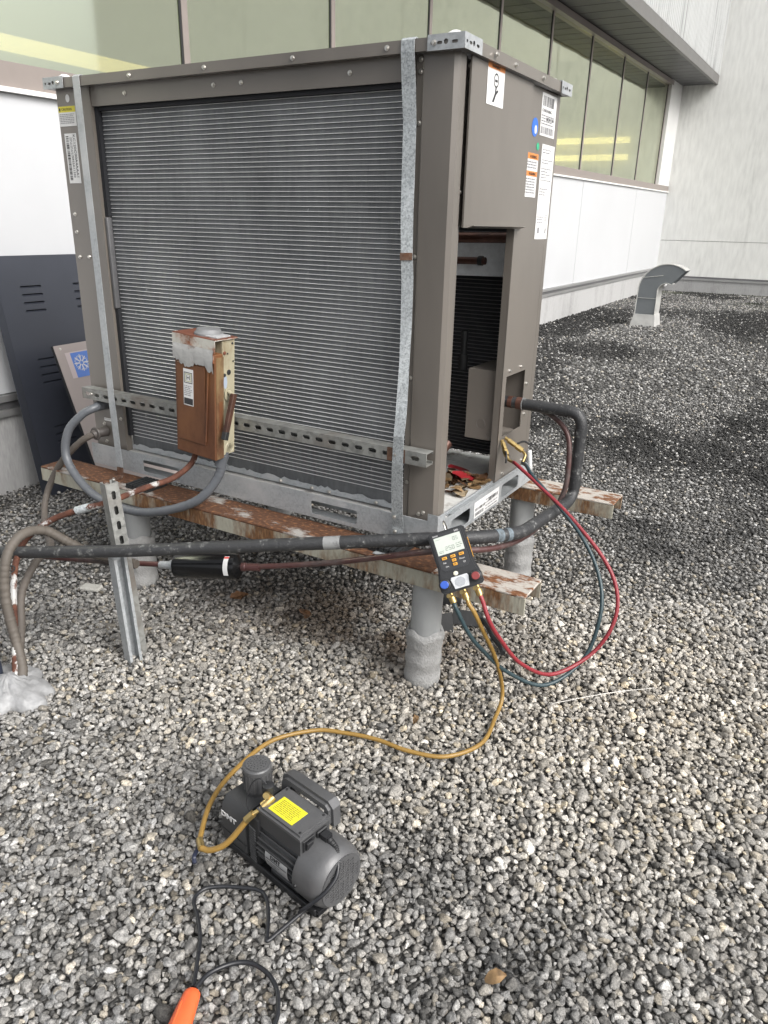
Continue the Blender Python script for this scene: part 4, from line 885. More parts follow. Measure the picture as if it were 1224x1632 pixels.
# ================================================================== DIGITAL MANIFOLD GAUGE
gz = Vector((.30, -.86, .42)).normalized()
gu = (upv*math.cos(R(18)) - rgt*math.sin(R(18))); gu = (gu - gz*gu.dot(gz)).normalized(); gx_ = gu.cross(gz)
gmx = Matrix.Identity(4)
for i in range(3): gmx[i][0] = gx_[i]*1.07; gmx[i][1] = gu[i]; gmx[i][2] = gz[i]; gmx[i][3] = (.163, -.205, .499)[i]
ga = thing('manifold_gauge', 'black digital manifold gauge with orange keys hanging on the pipe', 'gauge', mx=gmx)
GBLK = mat('gauge_black_plastic', (.017, .018, .020), .48, 0, .15, 30, .08, 200)
body = [(-.042, .085), (.042, .085), (.047, .080), (.047, .01), (.046, -.01), (.055, -.05), (.055, -.072), (.050, -.078), (.03, -.080), (-.03, -.080), (-.050, -.078), (-.055, -.072), (-.055, -.05), (-.046, -.01), (-.047, .01), (-.047, .080)]
def slab(poly, z0, z1, bev=.004):
    me = extrude_profile(poly, z0, z1, 'Z'); bm = bmesh.new(); bm.from_mesh(me)
    es = [e for e in bm.edges if abs(e.verts[0].co.z-e.verts[1].co.z) < 1e-6]
    if bev: bmesh.ops.bevel(bm, geom=es, offset=bev, segments=2, affect='EDGES')
    return finish(bm, True, 40)
add('body', slab(body, -.02, .018, .005), GBLK, ga, False)
add('face_plate', slab([(-.038, .078), (.038, .078), (.038, -.012), (.030, -.022), (-.030, -.022), (-.038, -.012)], .0182, .0195, .0004), mat('gauge_face', (.028, .029, .032), .4), ga, False)
LCD = mat('lcd_grey_green', (.50, .54, .49), .22, 0, .04, 30)
scr_ = add('screen', box(-.034, .034, .022, .070, .0196, .0206), LCD, ga, False)
def seg7(d, x, y, w, h, s):
    on = {'0': 'abcdef', '1': 'bc', '2': 'abged', '3': 'abgcd', '4': 'fgbc', '5': 'afgcd', '7': 'abc', '8': 'abcdefg', '9': 'abcfg'}[d]; h2 = h/2
    t_ = {'a': (x, y+h-s, x+w, y+h), 'd': (x, y, x+w, y+s), 'g': (x, y+h2-s/2, x+w, y+h2+s/2), 'b': (x+w-s, y+h2, x+w, y+h), 'c': (x+w-s, y, x+w, y+h2), 'f': (x, y+h2, x+s, y+h), 'e': (x, y, x+s, y+h2)}
    return [t_[c] for c in on]
sg = []
for i, d in enumerate('250'): sg += seg7(d, -.012 + i*.0085, .030, .006, .011, .0013)
for i, d in enumerate('05'): sg += seg7(d, .012 + i*.0075, .052, .0055, .010, .0012)
sg += text_rows(-.03, .025, -.016, .035, .004, .4, 3) + text_rows(.016, .028, .032, .046, .005, .4, 4) + text_rows(-.03, .060, -.01, .067, .004, .3, 6, .5)
add('digits', quads(sg, .0209), mat('lcd_digit', (.20, .23, .20), .5), scr_, False)
ORK = mat('orange_key', (.62, .30, .03), .45)
for x, y, w in ((-.022, .012, .013), (.0, .012, .013), (.022, .012, .013), (.0, .001, .011), (.0, -.010, .011)):
    kk = add('key', box(x-w/2, x+w/2, y-.0038, y+.0038, .0196, .0225, .001), ORK, ga, False); add('key_mark', quads([(x-w*.28, y-.0008, x+w*.28, y+.001)], .0228), INK, kk, False)
for s_, x, y in (('Pmax', .014, .0), ('TP', .020, -.011), ('Set', -.028, .0), ('On', -.025, -.011)):
    add('lettering', tf(text_mesh(s_, .0062, .0002), Matrix.Translation((x, y-.002, .0198))), WHITE, ga, False)
add('lettering', tf(text_mesh('testo', .0068, .0002), Matrix.Translation((-.035, .0735, .0198))), WHITE, ga, False); add('lettering', tf(text_mesh('550i', .0065, .0002), Matrix.Translation((.021, .0735, .0198))), WHITE, ga, False)
add('sight_button', tf(lathe([(.006, 0), (.006, .003), (.004, .0042)], 16), Matrix.Translation((-.006, -.034, .018))), mat('cream_button', (.66, .64, .52), .4), ga, False)
add('sight_glass_plate', slab([(-.020, -.042), (.020, -.042), (.023, -.048), (.018, -.074), (-.018, -.074), (-.023, -.048)], .0182, .0225, .001), mat('silver_plate', (.72, .73, .74), .3, .6), ga, False)
add('sight_ring', tf(lathe([(.0085, 0), (.0125, 0), (.0125, .0025), (.0085, .0025)], 24), Matrix.Translation((0, -.058, .0226))), mat('steel_ring', (.60, .61, .62), .25, .9), ga, False)
add('sight_glass', tf(lathe([(.0084, 0), (.0082, .0015)], 20), Matrix.Translation((0, -.058, .0227))), mat('dark_glass', (.02, .022, .024), .08), ga, False)
for x, m_ in ((-.040, mat('blue_knob', (.03, .09, .42), .4)), (.040, mat('dark_red_knob', (.20, .035, .035), .4))):
    kn = add('valve_knob', tf(lathe([(.0145, 0), (.0145, .014), (.012, .016)], 20), Matrix.Translation((x, -.055, .018))), GBLK, ga, False)
    add('knob_cap', tf(lathe([(.0105, 0), (.0105, .002), (.009, .003)], 20), Matrix.Translation((x, -.055, .0342))), m_, kn, False)
add('side_trim', box(.0472, .0482, -.005, .05, .0, .006), ORK, ga, False)
PORTS = [(-.034, -.080), (0, -.080), (.034, -.080)]
for x, y in PORTS:
    pt_ = add('port', tube([(x, y+.004, .002), (x, y-.012, .004)], .006, 12, 1, False), BRASS, ga, False)
    add('port_cap', tube([(x-.001, y-.008, .008), (x-.006, y-.006, .022)], lambda t, L: .0055, 12, 1, False), BRASS, pt_, False)
add('hook', tube([(0, .083, -.01), (0, .105, -.015), (0, .112, -.045), (0, .09, -.075), (0, .06, -.07)], .0025, 8, 6), SCREW, ga, False)

# ================================================================== HOSES
gp = [gmx @ Vector((x, y-.012, .004)) for x, y in PORTS]; gdn = [gmx @ Vector((x+.002, y-.045, .006)) for x, y in PORTS]
def hose(label, col, start, down, pts, r=.0060, nut=.0098, end=None):
    h = thing('charging_hose', label, 'hose', down, group='charging hoses')
    s0 = start; s1 = start.lerp(down, .45); s2 = start.lerp(down, .95)
    add('brass_nut', tube([s0, s1], nut, 8, 1, False), BRASS, h); add('crimp', tube([s1, s2], nut*.66, 8, 1, False), BRASS, h)
    add('hose_line', tube([s1] + [down] + pts, r, 14, 10), col, h)
    return h
REDH = mat('red_hose', (.22, .022, .030), .42, 0, .1, 20, .1, 300); BLUH = mat('dark_teal_hose', (.026, .048, .056), .42, 0, .1, 20, .1, 300); YELH = mat('ochre_hose', (.25, .150, .036), .45, 0, .14, 14, .1, 300)
rv = Vector((.070, .422, .597)); bv = Vector((.090, .455, .590))
hr = hose('dark red charging hose looping from the gauge to the service valve', REDH, gp[2], gdn[2], [(.283, -.225, .360), (.304, -.19, .295), (.339, -.10, .182), (.398, .02, .101), (.474, .13, .134), (.516, .18, .22), (.511, .22, .307), (.455, .25, .395), (.323, .29, .497), (.2, .33, .564), (.100, .375, .606), tuple(rv)])
hb = hose('dark teal charging hose looping from the gauge to the service valve', BLUH, gp[0], gdn[0], [(.228, -.235, .315), (.253, -.195, .251), (.304, -.10, .14), (.389, 0, .072), (.46, .12, .123), (.48, .17, .257), (.45, .22, .353), (.378, .26, .446), (.262, .31, .53), (.169, .35, .585), (.125, .40, .600), tuple(bv)])
def valve(par, pts, lever):
    P_ = [Vector(p) for p in pts]
    add('elbow', tube(P_[:3], .0052, 10, 6), BRASS, par); add('valve_body', tube([P_[2], P_[2].lerp(P_[3], .35)], .0105, 6, 1, False), BRASS, par)
    add('valve_nut', tube([P_[2].lerp(P_[3], .40), P_[2].lerp(P_[3], .8)], .0092, 6, 1, False), BRASS, par); add('valve_stem', tube([P_[2].lerp(P_[3], .3), P_[3]], .0065, 10, 1, False), BRASS, par)
    add('valve_lever', tube(lever, .0035, 8, 4), DARK, par)
valve(hr, [rv, (.052, .428, .600), (.040, .435, .612), (.006, .468, .652)], [(.035, .436, .625), (.045, .420, .615), (.048, .412, .592)])
valve(hb, [bv, (.092, .472, .612), (.078, .480, .625), (.012, .480, .660)], [(.055, .485, .645), (.075, .50, .652), (.10, .505, .640)])
hy = hose('ochre yellow charging hose trailing from the gauge across the gravel to the vacuum pump', YELH, gp[1], gdn[1], [(.245, -.235, .375), (.266, -.215, .315), (.281, -.16, .22), (.286, -.10, .105), (.293, -.10, .045), (.300, -.16, .022), (.314, -.29, .022), (.256, -.391, .022), (.160, -.425, .022), (.063, -.430, .022), (-.030, -.455, .022), (-.104, -.492, .022), (-.172, -.597, .025), (-.166, -.753, .035), (-.118, -.880, .06), (-.062, -.972, .062), (-.052, -.985, .062)])
add('valve_joint', tube([(-.058, -.978, .062), (-.034, -.996, .066)], .0085, 8, 1, False), BRASS, hy)
add('valve_lever', tube([(-.05, -.99, .055), (-.055, -1.0, .036), (-.046, -1.008, .028)], .005, 6, 4), mat('blue_black_lever', (.02, .025, .05), .4), hy)
add('hose_line', tube([(-.036, -.995, .066), (-.012, -.992, .070), (.022, -.975, .094), (.058, -.940, .155)], .0066, 14, 8), YELH, hy)
add('crimp', tube([(.052, -.946, .148), (.064, -.934, .163)], .0088, 6, 1, False), BRASS, hy); add('elbow', tube([(.063, -.935, .162), (.072, -.923, .168), (.076, -.912, .176)], .0048, 10, 4), BRASS, hy)
add('brass_nut', tube([(.0745, -.917, .173), (.086, -.893, .187)], lambda t, L: .0095 if t < .9 else .008, 14, 3), BRASS, hy)

# ================================================================== VACUUM PUMP
pu = thing('vacuum_pump', 'dark grey vacuum pump with round grilled motor and yellow label on the gravel', 'vacuum pump', (.090, -.880, .004), (0, 0, R(-10)))
pu.scale = (1.05, 1.05, 1.05)
PG = mat('pump_grey_paint', (.100, .101, .104), .42, .25, .10, 30, .10, 260); PD = mat('pump_dark_plastic', (.045, .046, .048), .5, 0, .12, 30, .10, 240); PB = mat('pump_black', (.014, .0145, .016), .5, 0, .2, 30)
add('base_plate', slab([(-.11, -.050), (.165, -.050), (.165, .050), (-.11, .050)], .0, .010, .003), PB, pu, False)
add('base_rail', box(-.105, .16, -.056, -.051, .004, .020, .001), PB, pu, False)
# oil tank with sloped shoulders
tk = [(-.052, .016), (.052, .016), (.055, .03), (.055, .115), (.045, .128), (-.040, .128), (-.055, .108), (-.055, .03)]
add('oil_tank', tf(slab([(a_, b_) for a_, b_ in tk], -.045, .045, .007), Matrix(((0, 0, 1, -.085), (1, 0, 0, 0), (0, 1, 0, 0), (0, 0, 0, 1)))), PD, pu, False)
add('lettering', tf(text_mesh('DMT', .021, .0006, .0006), Matrix.Translation((-.126, -.0560, .082)) @ FRONT @ Matrix.Diagonal((1.15, .85, 1, 1))), WHITE, pu, False)
add('tank_seam', box(-.129, -.041, -.0565, -.0552, .046, .048), PB, pu, False)
cp = add('oil_cap', tf(lathe([(.024, 0), (.026, .012), (.029, .016), (.0295, .060), (.031, .062), (.031, .070), (.029, .073)], 32), Matrix.Translation((-.082, .012, .124))), PG, pu, False)
hol = [circ(0, 0, .0016, 6)] + [circ(rr_*math.cos(2*math.pi*k/n_+rr_*90), rr_*math.sin(2*math.pi*k/n_+rr_*90), .0016, 6) for rr_, n_ in ((.007, 6), (.013, 11), (.019, 16)) for k in range(n_)]
add('cap_grille', tf(curve_plate(circ(0, 0, .0245, 28), hol, .0016), Matrix.Translation((-.082, .012, .124+.0746))), PG, cp, False)
add('cap_grille_back', tf(lathe([(.024, 0), (.024, .0004)], 24), Matrix.Translation((-.082, .012, .1975 - .0008))), PB, cp, False)
for k in range(20):
    a_ = 2*math.pi*k/20; add('cap_rib', tf(box(-.0014, .0014, -.0012, .0012, 0, .040, 0), Matrix.Translation((-.082+.0298*math.cos(a_), .012+.0298*math.sin(a_), .142)) @ Matrix.Rotation(a_, 4, 'Z')), PG, cp, False)
add('tape_scrap', tf(box(-.012, .012, -.001, .001, 0, .004), Matrix.Translation((-.117, .025, .129)) @ Matrix.Rotation(R(50), 4, 'Z')), YELLOW_L, pu, False)
# middle casting with teeth
add('pump_head', box(-.0395, -.008, -.052, .052, .012, .132, .004, 2), PB, pu, False)
for k in range(13): add('cooling_tooth', tf(box(-.010, .010, -.0035, 0, -.002, .002, .0008), Matrix.Translation((-.024, -.0521, .024+.0068*k)) @ Matrix.Rotation(R(12), 4, 'Y')), PD, pu, False)
add('inlet_body', tf(lathe([(.014, 0), (.014, .03), (.011, .034), (.011, .052), (.0125, .053), (.0125, .066), (.009, .068)], 18), Matrix.Translation((-.018, -.012, .128))), PB, pu, False)
add('inlet_port', tube([(-.018, -.014, .176), (-.004, -.030, .186)], .007, 12, 1, False), BRASS, pu, False)
add('cap_tether', tube([(-.018, -.012, .19), (-.035, -.02, .205), (-.052, -.03, .185), (-.050, -.045, .15), (-.03, -.05, .135)], .0015, 6, 6), PB, pu, False)
# motor body with fins
mz = .070
add('motor_body', tf(lathe([(.050, -.012), (.052, -.010), (.052, .115), (.050, .117)], 40, 'X'), Matrix.Translation((0, 0, mz))), PD, pu, False)
for k in range(26):
    a_ = R(-60 + 300*k/25)
    if abs(math.degrees(a_) - 90) < 34: continue
    add('cooling_fin', tf(box(-.008, .112, -.0012, .0012, .0515, .0595, .0005), Matrix.Translation((0, 0, mz)) @ Matrix.Rotation(a_ - R(90), 4, 'X')), PD, pu, False)
fcv = add('fan_cover', tf(lathe([(.058, .105), (.0655, .107), (.0665, .112), (.0665, .150), (.0655, .160), (.0600, .1735), (.0545, .178), (.050, .1785)], 56, 'X'), Matrix.Translation((0, 0, mz))), PG, pu, False)
hol = []
for i in range(-3, 4):
    for j in range(-7, 8):
        cx, cy = i*.0138, j*.0064
        if cx*cx+cy*cy < .0455**2 and not (abs(i) == 0 and abs(j) < 1): hol.append(rect(cx-.0050, cy-.0019, cx+.0050, cy+.0019))
add('fan_grille', tf(curve_plate(circ(0, 0, .0535, 40), hol, .0016), Matrix.Translation((.1796, 0, mz)) @ ENDM), PG, fcv, False)
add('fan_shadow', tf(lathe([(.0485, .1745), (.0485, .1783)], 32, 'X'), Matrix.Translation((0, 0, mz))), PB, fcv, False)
add('cover_screw', tf(lathe([(.004, 0), (.003, .003)], 10), Matrix.Translation((.118, -.0665, mz-.006)) @ FRONT), PB, fcv, False)
add('foot', box(.02, .10, -.046, .046, .0105, .024, .002), PD, pu, False)
# name plate on the motor
bm = bmesh.new(); v = []
for k in range(9):
    a_ = R(168 + 44*k/8); v.append([bm.verts.new((x, .0610*math.cos(a_), mz+.0610*math.sin(a_))) for x in (.022, .088)])
for a_, b_ in zip(v, v[1:]): bm.faces.new((a_[0], a_[1], b_[1], b_[0]))
npm = add('name_plate', finish(bm, True), mat('silver_name_plate', (.52, .53, .54), .32, .5), pu, False)
PLM = Matrix.Translation((.055, -.0618, mz)) @ FRONT
add('lettering', tf(text_mesh('DMT', .014, .0003, .0004), PLM @ Matrix.Translation((-.016, .004, 0))), INK, npm, False)
add('print', tf(quads([(-.03, -.001, .031, .0008)] + text_rows(-.028, -.017, .028, -.003, .0042, .3, 5, .5)), PLM), INK, npm, False)
# terminal box and handle
add('terminal_box', slab([(-.012, -.046), (.112, -.046), (.112, .034), (-.012, .034)], .112, .162, .005), PD, pu, False)
add('terminal_lid', slab([(-.014, -.048), (.114, -.048), (.114, .036), (-.014, .036)], .150, .166, .005), PG, pu, False)
yl = add('warning_label', box(.008, .078, -.036, .008, .1662, .1666), mat('bright_yellow_label', (.62, .58, .03), .45), pu, False)
add('print', quads([(x0, y0, x1, y1) for x0, y0, x1, y1 in text_rows(.014, -.032, .074, .004, .0042, .35, 6, .2)], .1668), mat('olive_ink', (.16, .14, .03), .5), yl, False)
for x, y in ((.104, -.038), (-.004, .026), (.104, .026), (-.006, -.038)): add('lid_screw', tf(lathe([(.0030, 0), (.0026, .001)], 10), Matrix.Translation((x, y, .1661))), PB, pu, False)
add('handle', tf(slab([(-.045, .118), (-.035, .176), (-.020, .186), (.10, .186), (.114, .174), (.116, .130), (.088, .130), (.088, .160), (.0, .160), (-.006, .145), (-.008, .118)], .036, .070, .007), Matrix(((1, 0, 0, 0), (0, 0, 1, 0), (0, 1, 0, 0), (0, 0, 0, 1)))), PG, pu, False)
sw = add('switch_frame', box(.1125, .1155, -.040, -.010, .124, .150, .001), PB, pu, False); add('rocker_switch', tf(box(.0, .005, -.009, .009, -.009, .009, .001), Matrix.Translation((.1153, -.026, .137)) @ Matrix.Rotation(R(10), 4, 'Y')), PB, sw, False)
add('socket', box(.1125, .118, -.004, .024, .124, .150, .002), PB, pu, False)

# power cord with plug and orange connector
PM = Matrix.Translation((.090, -.880, .004)) @ Matrix.Rotation(R(-10), 4, 'Z') @ Matrix.Scale(1.05, 4)
loc = lambda x, y, z: tuple(PM @ Vector((x, y, z)))
cd = thing('power_cord', 'thin black power cord from the pump socket looping over the gravel', 'cord', (.21, -1.06, .0))
add('plug', tf(slab([(-.011, -.009), (.011, -.009), (.011, .009), (-.011, .009)], 0, .022, .003), PM @ Matrix.Translation((.1185, .008, .137)) @ Matrix.Rotation(R(90), 4, 'Y')), PB, cd)
add('strain_relief', tube([loc(.139, .008, .137), loc(.156, .006, .134), loc(.168, .001, .128)], lambda t, L: .0078 - .0030*t + .0007*math.sin(L*1600), 12, 12), PB, cd)
CORDM = mat('black_cord', (.013, .014, .017), .38, 0, .2, 30)
add('cable', tube([loc(.163, .003, .131), loc(.178, -.008, .118), loc(.187, -.024, .100), loc(.184, -.048, .082), loc(.172, -.068, .064), loc(.150, -.085, .036), (.228, -.975, .028), (.212, -1.04, .022), (.205, -1.066, .020), (.197, -1.060, .020), (.170, -1.022, .021), (.140, -.993, .022), (.112, -.985, .022), (.07, -1.003, .022), (.037, -1.022, .022), (.014, -1.045, .022), (.016, -1.075, .022), (.050, -1.100, .022), (.088, -1.132, .022), (.118, -1.170, .022), (.152, -1.216, .024)], .0042, 12, 10), CORDM, cd)
cn = thing('extension_connector', 'bright orange extension cord connector at the bottom edge', 'plug', (.18, -1.25, .01))
cdir = Vector((.022, -.05, .0)).normalized()
OR = mat('orange_plastic', (.72, .12, .035), .4, 0, .05, 30)
cmx = Matrix.Translation((.158, -1.222, .026)) @ cdir.to_track_quat('Z', 'Y').to_matrix().to_4x4()
add('shell', tf(lathe([(.0105, 0), (.0138, .004), (.0150, .012), (.0172, .04), (.0188, .07), (.019, .12)], 24), cmx @ Matrix.Diagonal((1.1, .85, 1, 1))), OR, cn)
for k in range(2): add('side_rib', tf(box(-.0025, .0025, -.001, .003, .03, .105, .001), cmx @ Matrix.Rotation(R(90*k+35), 4, 'Z') @ Matrix.Translation((0, .0150, 0))), OR, cn)
cd2 = thing('extension_cable', 'black extension cord curving away from the orange connector', 'cord', (.28, -1.13, .0))
add('cable', tube([(.160, -1.218, .030), (.158, -1.185, .026), (.170, -1.155, .023), (.190, -1.132, .022), (.215, -1.121, .022), (.25, -1.122, .022), (.281, -1.136, .022), (.303, -1.158, .022), (.318, -1.182, .022), (.322, -1.22, .022), (.30, -1.27, .022)], .0045, 12, 10), CORDM, cd2)

# ================================================================== LEANING PANELS, VENT, SMALL THINGS
NAVY = mat('dark_slate_paint', (.030, .034, .046), .45, 0, .12, 2.5, .03, 60)
lpm = Matrix.Translation((-2.365, .30, .0)) @ Matrix.Rotation(R(-9.4), 4, 'Y')
lp_ = thing('leaning_panel', 'tall dark slate louvred steel panel leaning against the white wall', 'metal panel', mx=lpm)
sl = []
for z0 in (.905, .555, .215):
    for k in range(4):
        for y0 in (.16, .46, .76): sl.append(rrect(y0, z0+.038*k, y0+.115, z0+.038*k+.010, .0048))
add('sheet', tf(curve_plate(rect(.045, 0, .95, 1.17), sl, .002), ENDM), NAVY, lp_, False)
add('folded_edge', tf(box(-.001, .001, -.055, 0, 0, 1.17), Matrix.Translation((-.0005, .0445, 0)) @ Matrix.Rotation(R(22), 4, 'Z')), NAVY, lp_, False)
add('folded_edge', box(-.05, -.0015, .948, .951, 0, 1.17), NAVY, lp_, False)
add('top_fold', box(-.04, -.0012, .045, .95, 1.1685, 1.1705), NAVY, lp_, False)
add('back_sheet', box(-.045, -.043, .05, .945, 0.005, 1.165), GASKET, lp_, False)
for z0 in (.905, .555, .215):
    for k in range(4):
        for y0 in (.16, .46): add('louvre', tf(box(0, .115, 0, .0012, -.006, .006), Matrix.Translation((-.004, y0, z0+.038*k+.002)) @ ENDM @ Matrix.Rotation(R(35), 4, 'X')), NAVY, lp_, False)
TL = Vector((-2.275, .420, .756)); TR = Vector((-2.275, 1.10, .780)); BLp = Vector((-2.02, .425, .02))
u_ = (TR-TL).normalized(); w_ = (TL-BLp); hgt = w_.length; w_ = w_.normalized(); n_v = u_.cross(w_).normalized()
bmx = Matrix.Identity(4)
for i in range(3): bmx[i][0] = u_[i]; bmx[i][1] = w_[i]; bmx[i][2] = n_v[i]; bmx[i][3] = BLp[i]
bp_ = thing('leaning_panel', 'pinkish beige access panel with blue snowflake sticker leaning on the dark panel', 'metal panel', mx=bmx)
add('sheet', box(0, .66, 0, hgt, -.018, 0, .002), mat('pinkish_beige_paint', (.40, .345, .325), .45, 0, .05, 3), bp_, False)
add('edge_gasket', box(-.003, -.0005, .0, hgt, -.019, -.004), GASKET, bp_, False)
add('screw', SCR, None, bp_, False, Matrix.Translation((.03, hgt-.018, .0)))
stk = add('sticker', box(.045, .19, hgt-.165, hgt-.04, .0004, .001), mat('pale_pink_border', (.58, .50, .50), .5), bp_, False)
bq = add('blue_square', box(.072, .19, hgt-.165, hgt-.045, .0012, .0016), mat('snowflake_blue', (.10, .22, .62), .45), stk, False)
bm = bmesh.new()
for k in range(8):
    mm = Matrix.Translation((.118, hgt-.098, .0020)) @ Matrix.Rotation(R(45*k), 4, 'Z')
    for rct in (((0, .036), .006), ((.020, .030), None)):
        if rct[1]: vs = [bm.verts.new(mm @ Vector(q)) for q in ((.008, -.003, 0), (.040, -.003, 0), (.040, .003, 0), (.008, .003, 0))]; bm.faces.new(vs)
        else:
            for s_ in (-1, 1):
                a0 = Vector((.024, 0, .0002)); a1 = Vector((.036, s_*.012, .0002)); pn = Vector((.002, 0, 0)); bm.faces.new([bm.verts.new(mm @ q) for q in (a0-pn, a0+pn, a1+pn, a1-pn)])
add('snowflake', finish(bm), WHITE, stk, False)

# gooseneck vent
gv = thing('gooseneck_vent', 'grey sheet metal gooseneck roof vent on the far gravel', 'roof vent', (-1.6, 9.9, 0))
VG = mat('vent_grey', (.17, .185, .195), .5, .3, .08, 2); VL = galv_mat('vent_pale_edge', (.36, .36, .35), (.48, .48, .46), 15, .5, .3)
cx, cz, ro, ri = -1.345, .50, .385, .115
outer = [(-1.735, .10), (-1.735, .30)] + [(cx + ro*math.cos(R(a_)), cz + (ro-.01)*math.sin(R(a_))) for a_ in range(172, 47, -6)]
inner = [(-1.455, .10), (-1.455, .30)] + [(cx + ri*math.cos(R(a_)), cz + ri*math.sin(R(a_))) for a_ in range(172, 57, -6)]
poly = outer + inner[::-1]
def side(y):
    bm = bmesh.new(); A = [bm.verts.new((x, y, z)) for x, z in outer]; B = [bm.verts.new((x, y, z)) for x, z in inner]; n_ = min(len(A), len(B))
    for k in range(n_-1): bm.faces.new((A[k], A[k+1], B[k+1], B[k]))
    for k in range(n_-1, len(A)-1): bm.faces.new((A[k], A[k+1], B[-1]))
    return finish(bm)
add('cheek', side(9.76), VG, gv); add('cheek', side(10.08), VG, gv)
def skin(ln, off=.0):
    bm = bmesh.new(); A = [bm.verts.new((x, 9.762, z)) for x, z in ln]; B = [bm.verts.new((x, 10.078, z)) for x, z in ln]
    for k in range(len(ln)-1): bm.faces.new((A[k], A[k+1], B[k+1], B[k]))
    return finish(bm, True, 40)
add('outer_skin', skin(outer), VL, gv); add('inner_skin', skin(inner), VL, gv)
add('seam', tube([(x, 9.757, z) for x, z in outer], .008, 6, 1, False), VL, gv); add('seam', tube([(x, 9.757, z) for x, z in inner], .007, 6, 1, False), VL, gv)
add('joint_band', box(-1.738, -1.452, 9.750, 9.757, .395, .402), VL, gv); add('joint_band', tf(box(-.15, .15, 9.750, 9.757, -.004, .004), Matrix.Translation((-1.555, 0, .70)) @ Matrix.Rotation(R(-8), 4, 'Y')), VL, gv)
bm = bmesh.new(); A = [bm.verts.new(q) for q in ((-1.78, 9.71, -.02), (-1.42, 9.71, -.02), (-1.42, 10.12, -.02), (-1.78, 10.12, -.02))]; B = [bm.verts.new(q) for q in ((-1.742, 9.752, .17), (-1.448, 9.752, .17), (-1.448, 10.09, .17), (-1.742, 10.09, .17))]
for k in range(4): bm.faces.new((A[k], A[(k+1) % 4], B[(k+1) % 4], B[k]))
bm.faces.new(B); add('base_flashing', finish(bm), mat('pale_coated_flashing', (.38, .38, .37), .6, 0, .15, 8, .4, 30), gv)
hb_ = thing('wall_vent_cap', 'small white round vent cap low on the far wall behind the gooseneck', 'vent cap', (-2.86, 17.1, .10))
add('hood', tf(lathe([(.10, 0), (.10, .05), (.07, .10), (.03, .11)], 20), Matrix.Translation((-2.86, 17.10, .16)) @ FRONT), WHITE, hb_)
add('collar', tf(box(-.12, -.07, -.10, -.02, -.08, .08, .01), Matrix.Translation((-2.90, 17.11, .12))), mat('pale_blue_collar', (.45, .55, .66), .5), hb_)

# dry leaves in the open bay and on the gravel
def leaf_mesh(seed, L=.045):
    rs = random.Random(seed); bm = bmesh.new(); c = []; n_ = 7
    for k in range(n_):
        t_ = k/(n_-1); w = L*.30*math.sin(math.pi*min(1, t_*.93+.05))**.8*(1+rs.uniform(-.1, .1)); z = .006*math.sin(t_*3+seed)*rs.uniform(.6, 1.4)
        c.append([bm.verts.new(((t_-.5)*L, -w, z+.004*rs.random())), bm.verts.new(((t_-.5)*L, 0, z)), bm.verts.new(((t_-.5)*L, w, z+.005*rs.random()))])
    for a_, b_ in zip(c, c[1:]):
        bm.faces.new((a_[0], b_[0], b_[1], a_[1])); bm.faces.new((a_[1], b_[1], b_[2], a_[2]))
    bmesh.ops.solidify(bm, geom=bm.faces[:], thickness=.0006)
    return finish(bm, True, 60)
LC = [mat('leaf_tan', (.26, .165, .08), .65, 0, .25, 60), mat('leaf_brown', (.12, .06, .028), .65, 0, .25, 60), mat('leaf_orange', (.26, .10, .03), .6, 0, .2, 60), mat('leaf_pale', (.32, .25, .16), .7, 0, .2, 60)]
LM = [leaf_mesh(k, .05+.006*(k % 3)) for k in range(8)]
for i, m_ in enumerate(LM): m_.materials.append(LC[i % 4])
rs = random.Random(12)
for k in range(110):
    x = rs.uniform(-.36, -.03); y = rs.uniform(.26, .46); z = .503 + rs.uniform(0, .018)
    o = bpy.data.objects.new('dry_leaf', LM[k % 8]); COL.objects.link(o); o.location = (x, y, z); o.rotation_euler = (rs.uniform(-.35, .35), rs.uniform(-.35, .35), rs.uniform(0, 6.28))
    tag(o, 'dry brown leaf among the litter on the floor of the open access bay', 'leaf', 'leaf litter in the access bay')
redm = leaf_mesh(20, .10); redm.materials.append(mat('leaf_crimson', (.26, .015, .02), .5, 0, .15, 40))
for x, y, a_, lab in ((-.09, .40, .5, 'crimson leaf lying nearest the front of the leaf litter'), (-.15, .47, 1.1, 'crimson leaf further back in the leaf litter')):
    o = bpy.data.objects.new('dry_leaf', redm); COL.objects.link(o); o.location = (x, y, .519); o.rotation_euler = (.1, .15, a_); tag(o, lab, 'leaf', 'leaf litter in the access bay')
for x, y, s_, a_, mi, lab in ((.618, -.905, .85, .6, 0, 'curled tan leaf on the gravel in the bottom right'), (.11, -.30, .6, 2.0, 0, 'small tan leaf on the gravel in front of the front leg'), (-.80, .0, 1.2, 1.0, 1, 'flat brown leaf on the silty gravel under the unit'), (-.52, .02, 1.4, 2.2, 1, 'second flat brown leaf on the silt near the drier')):
    o = bpy.data.objects.new('dry_leaf', LM[mi] if LM[mi].materials[0] == LC[mi] else LM[mi]); COL.objects.link(o); o.location = (x, y, .024); o.scale = (s_, s_, s_*2.2); o.rotation_euler = (.45, -.3, a_); tag(o, lab, 'leaf', 'leaves on the gravel')

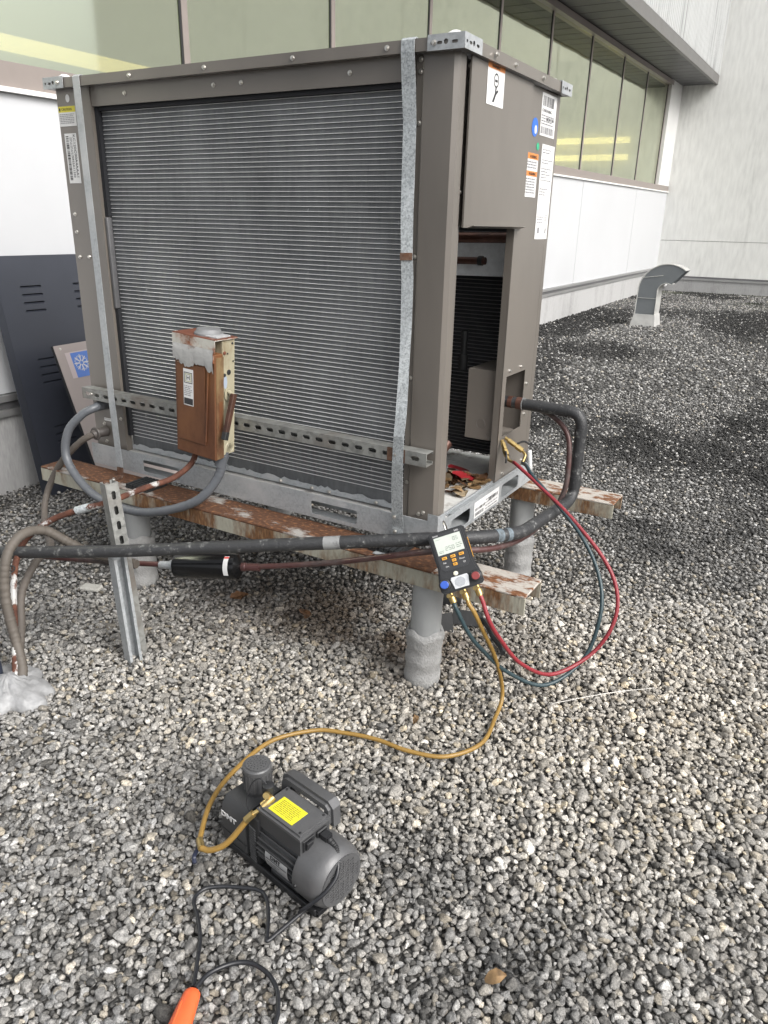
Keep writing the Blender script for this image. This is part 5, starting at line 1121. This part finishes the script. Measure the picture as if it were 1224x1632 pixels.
# black scraps by the front leg, bag at the left edge
sc = thing('steel_angle_scrap', 'bent black metal angle scrap lying in the gravel behind the front leg', 'metal scrap', (-.02, .24, .02))
add('upright', tf(box(-.03, .03, -.002, .002, 0, .075, .001), Matrix.Translation((-.045, .215, .0)) @ Matrix.Rotation(R(55), 4, 'Z') @ Matrix.Rotation(R(-14), 4, 'X')), DARK, sc)
add('plate', tf(box(-.045, .055, -.002, .002, 0, .055, .001), Matrix.Translation((-.01, .285, .012)) @ Matrix.Rotation(R(18), 4, 'Z') @ Matrix.Rotation(R(-42), 4, 'X')), DARK, sc)
s2 = thing('rubber_strip', 'flat black rubber strip on the gravel behind the yellow hose', 'rubber strip', (.10, .26, .02))
add('strip', tube([(.015, .345, .03), (.07, .30, .032), (.12, .245, .026), (.165, .20, .028), (.185, .172, .022)], .010, 6, 6), DARK, s2)
s3 = thing('rubber_block', 'small black rubber block in the gravel behind the front leg', 'rubber block', (-.14, .42, .01))
add('block', tf(box(-.045, .045, -.03, .03, 0, .045, .006, 2), Matrix.Translation((-.135, .42, .005)) @ Matrix.Rotation(R(20), 4, 'Z')), DARK, s3); add('top_groove', tf(box(-.04, .04, -.004, .004, .0455, .049), Matrix.Translation((-.135, .42, .005)) @ Matrix.Rotation(R(20), 4, 'Z')), GASKET, s3)
tg = thing('tool_bag', 'black tool bag on the gravel cut off by the left edge', 'bag', (-2.50, .02, 0))
add('bag_body', tf(box(-.16, .16, -.13, .13, 0, .21, .06, 4), Matrix.Translation((-2.46, -.03, 0)) @ Matrix.Rotation(R(-32), 4, 'Z')), mat('black_canvas', (.012, .013, .018), .7, 0, .2, 30, .3, 150), tg)
add('bag_handle', tube([(-2.55, .02, .20), (-2.52, .01, .26), (-2.42, -.06, .26), (-2.38, -.08, .20)], .010, 10, 6), DARK, tg)
add('bag_strap', tf(box(-.162, .162, -.018, .018, .05, .214, .012, 2), Matrix.Translation((-2.46, -.03, 0)) @ Matrix.Rotation(R(-32), 4, 'Z')), DARK, tg)
cb = tag(add('foam_block', tf(box(-.04, .04, -.022, .022, 0, .018, .006), Matrix.Translation((-1.33, -.24, .006)) @ Matrix.Rotation(R(20), 4, 'Z')), mat('pale_concrete_chip', (.34, .335, .31), .9, 0, .1, 20, .5, 80)), 'pale flat concrete chip on the gravel beside the strut post', 'chip')
# thin wires sticking out of the gravel
tag(add('wire_offcut', tube([(.42, -.02, .03), (.55, .10, .045), (.66, .22, .035)], .0011, 6, 6), SCREW), 'thin pale wire offcut on the gravel right of the front beam', 'wire')
